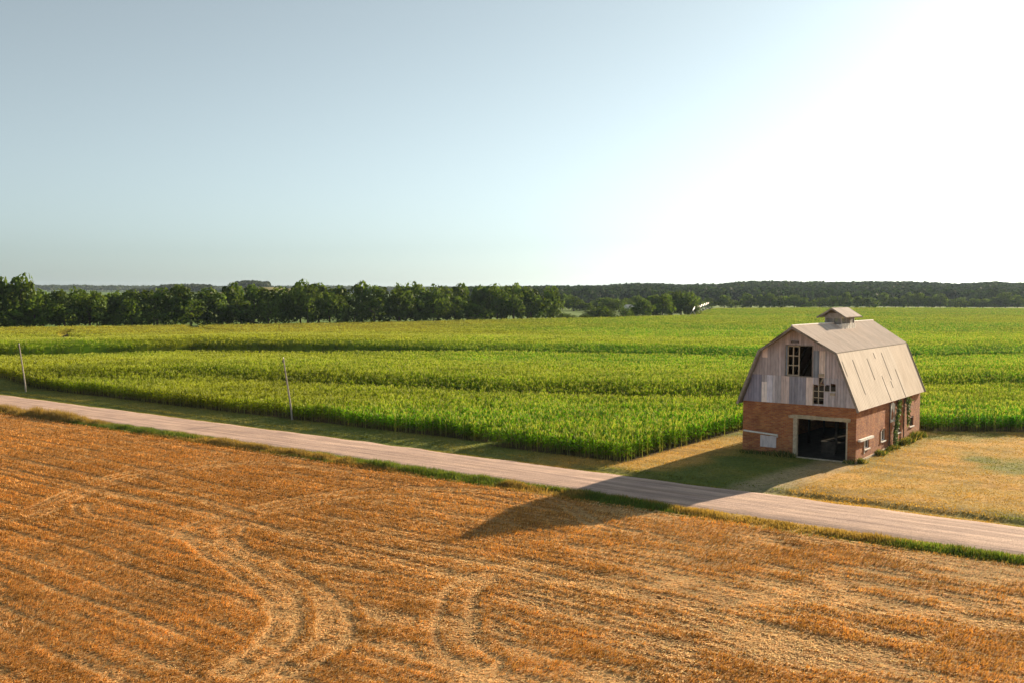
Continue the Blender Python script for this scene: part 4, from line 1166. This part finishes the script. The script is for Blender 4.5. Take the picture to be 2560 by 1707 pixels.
# hay hood soffit
mb = MB(); mb.add([(-W/2, -OH, HR-.02), (-IB-.1, -OG, HB+.0), (-IB-.1, 0, HB+.0), (-W/2, 0, HR-.02)], [(0, 1, 2, 3)]); mb.add([(-W/2, -OH, HR-.02), (-W+IB+.1, -OG, HB), (-W+IB+.1, 0, HB), (-W/2, 0, HR-.02)], [(0, 1, 2, 3)])
mb.build('soffit', M['fascia'], barn)
# loft floor, rafters, posts and mangers inside
mb = MB(); mb.box(-W+T+.05, -T-.05, 5.6, L-T-.05, HW-.35, HW-.2); mb.build('loft_floor', M['inner'], barn)
mb = MB()
for y in np.arange(1.2, L-1, 2.4):
    for sgn in (1, -1):
        X = lambda u: u if sgn == 1 else -W-u
        mb.bar((-W/2, y, HR-.15), (X(-IB-.08), y, HB-.18), .08, .18); mb.bar((X(-IB-.08), y, HB-.18), (X(-.12), y, HW-.05), .08, .18)
mb.build('rafter', M['inner'], barn)
for x in (-6.9, -3.0):
    for y in (4.2, 8.4, 12.6, 16.8):
        mb = MB(); mb.box(x-.09, x+.09, y-.09, y+.09, 0.03, HW-.36); mb.build('post', M['inner'], barn)
mb = MB(); mb.box(-3.9, -2.7, 3.0, 3.1, .03, 1.1); mb.box(-3.9, -3.8, 3.1, 7, .03, .9)
mb.build('stall_partition', M['inner'], barn)
# cupola
cu = MB(); x0, x1, y0, y1 = -5.76, -4.20, 8.84, 12.60; zb, zt = 10.55, 11.84
cu.box(x0, x0+.12, y0, y0+.12, zb, zt); cu.box(x1-.12, x1, y0, y0+.12, zb, zt); cu.box(x0, x0+.12, y1-.12, y1, zb, zt); cu.box(x1-.12, x1, y1-.12, y1, zb, zt)
cu.box(-5.04, -4.92, y0, y0+.10, zb, zt); cu.box(-5.04, -4.92, y1-.1, y1, zb, zt)
for yy in (10.05, 11.28): cu.box(x1-.10, x1, yy, yy+.12, zb, zt); cu.box(x0, x0+.10, yy, yy+.12, zb, zt)
for yy in (y0-.01, y1-.10): cu.prism([(x0-.01, 11.70), (x1+.01, 11.70), (x1+.01, 11.84), (-4.55, 12.16), (-5.41, 12.16), (x0-.01, 11.84)], yy, yy+.11)
cu.box(x0+.01, x1-.01, y0+.01, y1-.01, 10.5, 10.94)
cuo = cu.build('cupola', M['cupwood'], barn)
lv = MB()
for a, b in ((x0+.125, -5.045), (-4.915, x1-.125)):
    for i in range(9):
        z = 10.95 + i*.083
        lv.add([(a, y0+.03, z), (b, y0+.03, z), (b, y0+.09, z+.07), (a, y0+.09, z+.07)], [(0, 1, 2, 3)])
        lv.add([(a, y1-.03, z), (b, y1-.03, z), (b, y1-.09, z+.07), (a, y1-.09, z+.07)], [(0, 1, 2, 3)])
for a, b in ((y0+.125, 10.045), (10.175, 11.275), (11.405, y1-.125)):
    for i in range(9):
        z = 10.95 + i*.083
        lv.add([(x1-.03, a, z), (x1-.03, b, z), (x1-.09, b, z+.07), (x1-.09, a, z+.07)], [(0, 1, 2, 3)])
        lv.add([(x0+.03, a, z), (x0+.03, b, z), (x0+.09, b, z+.07), (x0+.09, a, z+.07)], [(0, 1, 2, 3)])
lv.build('louvre', M['cupwood'], cuo)
cb = MB()
for i in range(16):
    yy = y0 - .06 + i*(y1-y0+.12)/16
    cb.box(x1+.002, x1+.05+(i % 2)*.03, yy, yy+(y1-y0+.12)/16-.002, 10.60, 11.20, (1, 1, 1) if i % 2 else (.8, .8, .85)); cb.box(x0-.05, x0-.002, yy, yy+(y1-y0+.12)/16-.002, 10.60, 11.20)
for i in range(7): cb.box(x0-.05+i*.238, x0-.05+i*.238+.225, y0-.05-(i % 2)*.02, y0-.002, 10.8, 11.14, (.75, .78, .85))
cb.build('curb', M['whitepaint'], cuo)
cr = MB()
slope(cr, (-4.98, 12.66), (-3.66, 11.83), y0-.55, y0-.55, y1+.50, 0.24, 0.016, sheet_col((0.80, .68, .60), 8)); slope(cr, (-4.98, 12.655), (-6.30, 11.83), y0-.55, y0-.55, y1+.50, 0.24, 0.016, sheet_col((0.80, .68, .60), 9))
cro = cr.build('cupola_roof', M['roof'], cuo)
cf = MB()
for yy in (y0-.58, y1+.53):
    cf.bar((-4.98, yy, 12.58), (-3.62, yy, 11.74), .05, .15); cf.bar((-4.98, yy, 12.58), (-6.34, yy, 11.74), .05, .15)
for yy in np.arange(y0-.4, y1+.4, .55):
    cf.bar((x1, yy, 12.02), (-3.70, yy, 11.76), .06, .08); cf.bar((x0, yy, 12.02), (-6.26, yy, 11.76), .06, .08)
cf.build('cupola_eaves', M['fascia'], cuo)

# ------------------------------------------------------------------ ivy on the sunny wall
def ivy(segs, n, label, seed):
    r = np.random.default_rng(seed)
    mb = MB(); ps = []
    root = empty('ivy', (*xy_of(0.1, segs[0][0]), 0), YAW)
    for (a, b) in zip(segs[:-1], segs[1:]):
        mb.tube((0.02, a[0]-segs[0][0], a[1]), (0.02, b[0]-segs[0][0], b[1]), .03, .02, 6)
    k = r.integers(0, len(segs)-1, n); t = r.random(n)
    S = np.array(segs)
    P = S[k]*(1-t[:, None]) + S[k+1]*t[:, None]
    y = P[:, 0] - segs[0][0] + r.normal(0, 1, n)*P[:, 2]; z = P[:, 1] + r.normal(0, .12, n); x = 0.04 + np.abs(r.normal(0, .12, n))
    nn = r.normal(0, .6, (n, 3)) + np.array([1, -.2, .3]); nn /= np.linalg.norm(nn, axis=1)[:, None]
    tt = np.cross(nn, r.normal(0, 1, (n, 3))); tt /= np.linalg.norm(tt, axis=1)[:, None]; b = np.cross(nn, tt)
    sz = (.05+.06*r.random(n))[:, None]; C = np.stack([x, y, np.maximum(z, .02)], -1)
    v = np.stack([C-tt*sz, C-b*sz, C+tt*sz, C+b*sz], 1).reshape(-1, 3)
    c = np.array([0.10, 0.16, 0.035])*(0.5+1.0*r.random((n, 1)))
    me = np_mesh('leaves', v, [np.arange(4*n).reshape(-1, 4)], M['vine'], np.repeat(c, 4, 0))
    link_mesh('leaves', me, root); mb.build('stem', M['bark'], root)
    tag(root, label, 'climbing plant', 'ivy on the side wall of the barn')
ivy([(11.2, 0.0, .28), (11.0, 1.0, .28), (11.3, 2.0, .28), (11.9, 3.0, .26), (12.3, 4.1, .30)], 1000, 'thick ivy column climbing from the ground to the eaves beside the rusty shutter', 1)
ivy([(15.4, 1.6, .05), (15.3, 2.9, .15), (15.4, 3.6, .3), (15.6, 4.15, .4)], 420, 'short ivy hanging under the eaves near the far end of the side wall', 2)

# ------------------------------------------------------------------ poles
def pole(px, py, tx_, ty_, label):
    q = survey(px, py, 0); d = q[1]
    X, Z = sight(tx_, ty_, d)
    e = empty('utility_pole', (q[0], q[1], 0))
    mb = MB(); lx = X - q[0]
    n = 6
    for i in range(n):
        a, b = i/n, (i+1)/n
        bend = lambda t: lx*t + 0.015*math.sin(t*5)
        mb.tube((bend(a), 0, Z*a - (0.3 if i == 0 else 0)), (bend(b), 0, Z*b), .11-.04*a, .11-.04*b, 10, cap=(i in (0, n-1)))
    mb.build('pole', M['polewood'], e)
    c = MB(); c.tube((bend(1), 0, Z), (bend(1), 0, Z+.12), .08, .03, 8); c.build('pole_cap', M['whitemetal'], e)
    s = MB(); s.box(bend(.94)-.16, bend(.94)-.08, -.05, .05, Z*.93, Z*.97); s.build('bracket', M['darkmetal'], e)
    tag(e, label, 'pole', 'bare wooden poles along the maize')
pole(60, 899, 44, 790, 'bare leaning wooden pole at the left picture edge beside the maize')
pole(672, 963, 651, 822, 'bare leaning wooden pole at the roadside middle left before the dark maize edge')

# ------------------------------------------------------------------ irrigation machine
def irrigation():
    a = survey(1590, 733, 0); b = survey(1624, 708.5, 0)
    a = np.array(survey(1591, 731.5, 0)); far = np.array(survey(1630, 709.0, 0))
    e = empty('irrigation_machine', (a[0], a[1], 0))
    d = far - a; n = 6
    pipe = MB(); tr = MB()
    perp = np.array([-d[1], d[0]])/np.hypot(*d)
    tops = 4.2
    for i in range(n):
        p0, p1 = d*i/n, d*(i+1)/n
        m = 10
        for j in range(m):
            t0, t1 = j/m, (j+1)/m
            q0 = p0+(p1-p0)*t0; q1 = p0+(p1-p0)*t1
            z0 = tops+1.6*math.sin(math.pi*t0); z1 = tops+1.6*math.sin(math.pi*t1)
            pipe.tube((q0[0], q0[1], z0), (q1[0], q1[1], z1), .17, .17, 6, cap=False)
            zz0 = tops + .2 - 0.2*math.sin(math.pi*t0); zz1 = tops + .2 - 0.2*math.sin(math.pi*t1)
            tr.tube((q0[0], q0[1], z0-.9*math.sin(math.pi*t0)), (q1[0], q1[1], z1-.9*math.sin(math.pi*t1)), .07, .07, 5, cap=False)
            tr.tube((q1[0], q1[1], z1), (q1[0], q1[1], z1-.9*math.sin(math.pi*t1)-.02), .05, .05, 4, cap=False)
    pipe.build('pipe', M['whitemetal'], e); tr.build('truss', M['whitemetal'], e)
    for i in range(n+1):
        p = d*i/n; tw = MB()
        for s in (-1, 1):
            tw.tube((p[0]+perp[0]*1.9*s, p[1]+perp[1]*1.9*s, 1.0), (p[0], p[1], tops), .14, .10, 6)
        tw.tube((p[0]-perp[0]*1.9, p[1]-perp[1]*1.9, 1.0), (p[0]+perp[0]*1.9, p[1]+perp[1]*1.9, 1.0), .10, .10, 6)
        t = tw.build('tower', M['whitemetal'], e)
        for s in (-1, 1):
            w = MB(); c = np.array([p[0]+perp[0]*1.9*s, p[1]+perp[1]*1.9*s]); dd = d/np.hypot(*d)*.15
            w.tube((c[0]-dd[0], c[1]-dd[1], .62), (c[0]+dd[0], c[1]+dd[1], .62), .62, .62, 14); w.build('wheel', M['darkmetal'], t)
    tag(e, 'white arched irrigation pipe on wheeled towers running away across the maize', 'irrigation machine')
irrigation()

# ------------------------------------------------------------------ distant farm building
def farm_building(px, py, d, w, label, hgt=3.2):
    X, Z = sight(px, py, d)
    e = empty('farm_building', (X, d, Z-hgt-1.6), 0.3)
    m = MB(); m.box(-w/2, w/2, -3, 3, 0, hgt); m.build('wall', M['whitepaint'], e)
    r = MB(); r.add([(-w/2-.3, -3.4, hgt), (w/2+.3, -3.4, hgt), (w/2+.3, 0, hgt+1.8), (-w/2-.3, 0, hgt+1.8), (-w/2-.3, 3.4, hgt), (w/2+.3, 3.4, hgt)], [(0, 1, 2, 3), (3, 2, 5, 4), (0, 3, 4), (1, 5, 2)]); r.build('roof', mat_plain('pale_roof', (.6, .55, .5), .7), e)
    tag(e, label, 'building')
farm_building(1452, 701, 650, 9, 'tiny pale roofed farm building between the dark clump and trees behind')

# ------------------------------------------------------------------ sky, sun, air
SUN_AZ, SUN_EL = R(43.3), R(15.9)     # azimuth from +Y towards +X
world = bpy.data.worlds.new('World'); SC.world = world; world.use_nodes = True
wt = world.node_tree; wt.nodes.clear()
wo = wt.nodes.new('ShaderNodeOutputWorld'); bg = wt.nodes.new('ShaderNodeBackground'); sky = wt.nodes.new('ShaderNodeTexSky')
sky.sky_type = 'NISHITA'; sky.sun_disc = False; sky.sun_elevation = SUN_EL; sky.sun_rotation = SUN_AZ
sky.air_density = 0.80; sky.dust_density = 0.9; sky.ozone_density = 3.5; sky.altitude = 300
bg.inputs['Strength'].default_value = 0.058
hs = wt.nodes.new('ShaderNodeHueSaturation'); hs.inputs['Saturation'].default_value = 0.33
tint = wt.nodes.new('ShaderNodeMix'); tint.data_type = 'RGBA'; tint.blend_type = 'MULTIPLY'; tint.inputs[0].default_value = 1.0; tint.inputs[7].default_value = (0.905, 1.01, 0.965, 1)
wt.links.new(sky.outputs[0], hs.inputs['Color']); wt.links.new(hs.outputs[0], tint.inputs[6]); wt.links.new(tint.outputs[2], bg.inputs['Color']); wt.links.new(bg.outputs[0], wo.inputs['Surface'])
sl = bpy.data.lights.new('sun', 'SUN'); sl.energy = 5.0; sl.angle = R(0.5); sl.color = (1.0, 0.80, 0.56)
so_ = bpy.data.objects.new('sun', sl); COL.objects.link(so_)
dvec = Vector((math.sin(SUN_AZ)*math.cos(SUN_EL), math.cos(SUN_AZ)*math.cos(SUN_EL), math.sin(SUN_EL)))
so_.rotation_euler = dvec.to_track_quat('Z', 'Y').to_euler(); so_.location = (60, 60, 60)

HAZE = 0.000032
if HAZE:
    t = NT('air'); pv = t.n('ShaderNodeVolumePrincipled')
    pv.inputs['Color'].default_value = (0.60, 0.77, 1.0, 1); pv.inputs['Density'].default_value = HAZE; pv.inputs['Anisotropy'].default_value = 0.3
    t.l(pv.outputs[0], t.out.inputs['Volume'])
    mb = MB(); mb.box(-7600, 7600, -350, 9500, -3.5, 75); h = mb.build('haze', t.m); tag(h, kind='stuff')
    h['label'] = 'thin pale evening haze over the fields and far hills'; h['category'] = 'haze'

SC.view_settings.view_transform = 'Standard'; SC.view_settings.look = 'None'; SC.view_settings.gamma = 1.0
SC.view_settings.exposure = 1.32
SC.cycles.use_denoising = True
SC.cycles.max_bounces = 6; SC.cycles.transparent_max_bounces = 4; SC.cycles.volume_bounces = 0
print('objects', len(SC.objects))
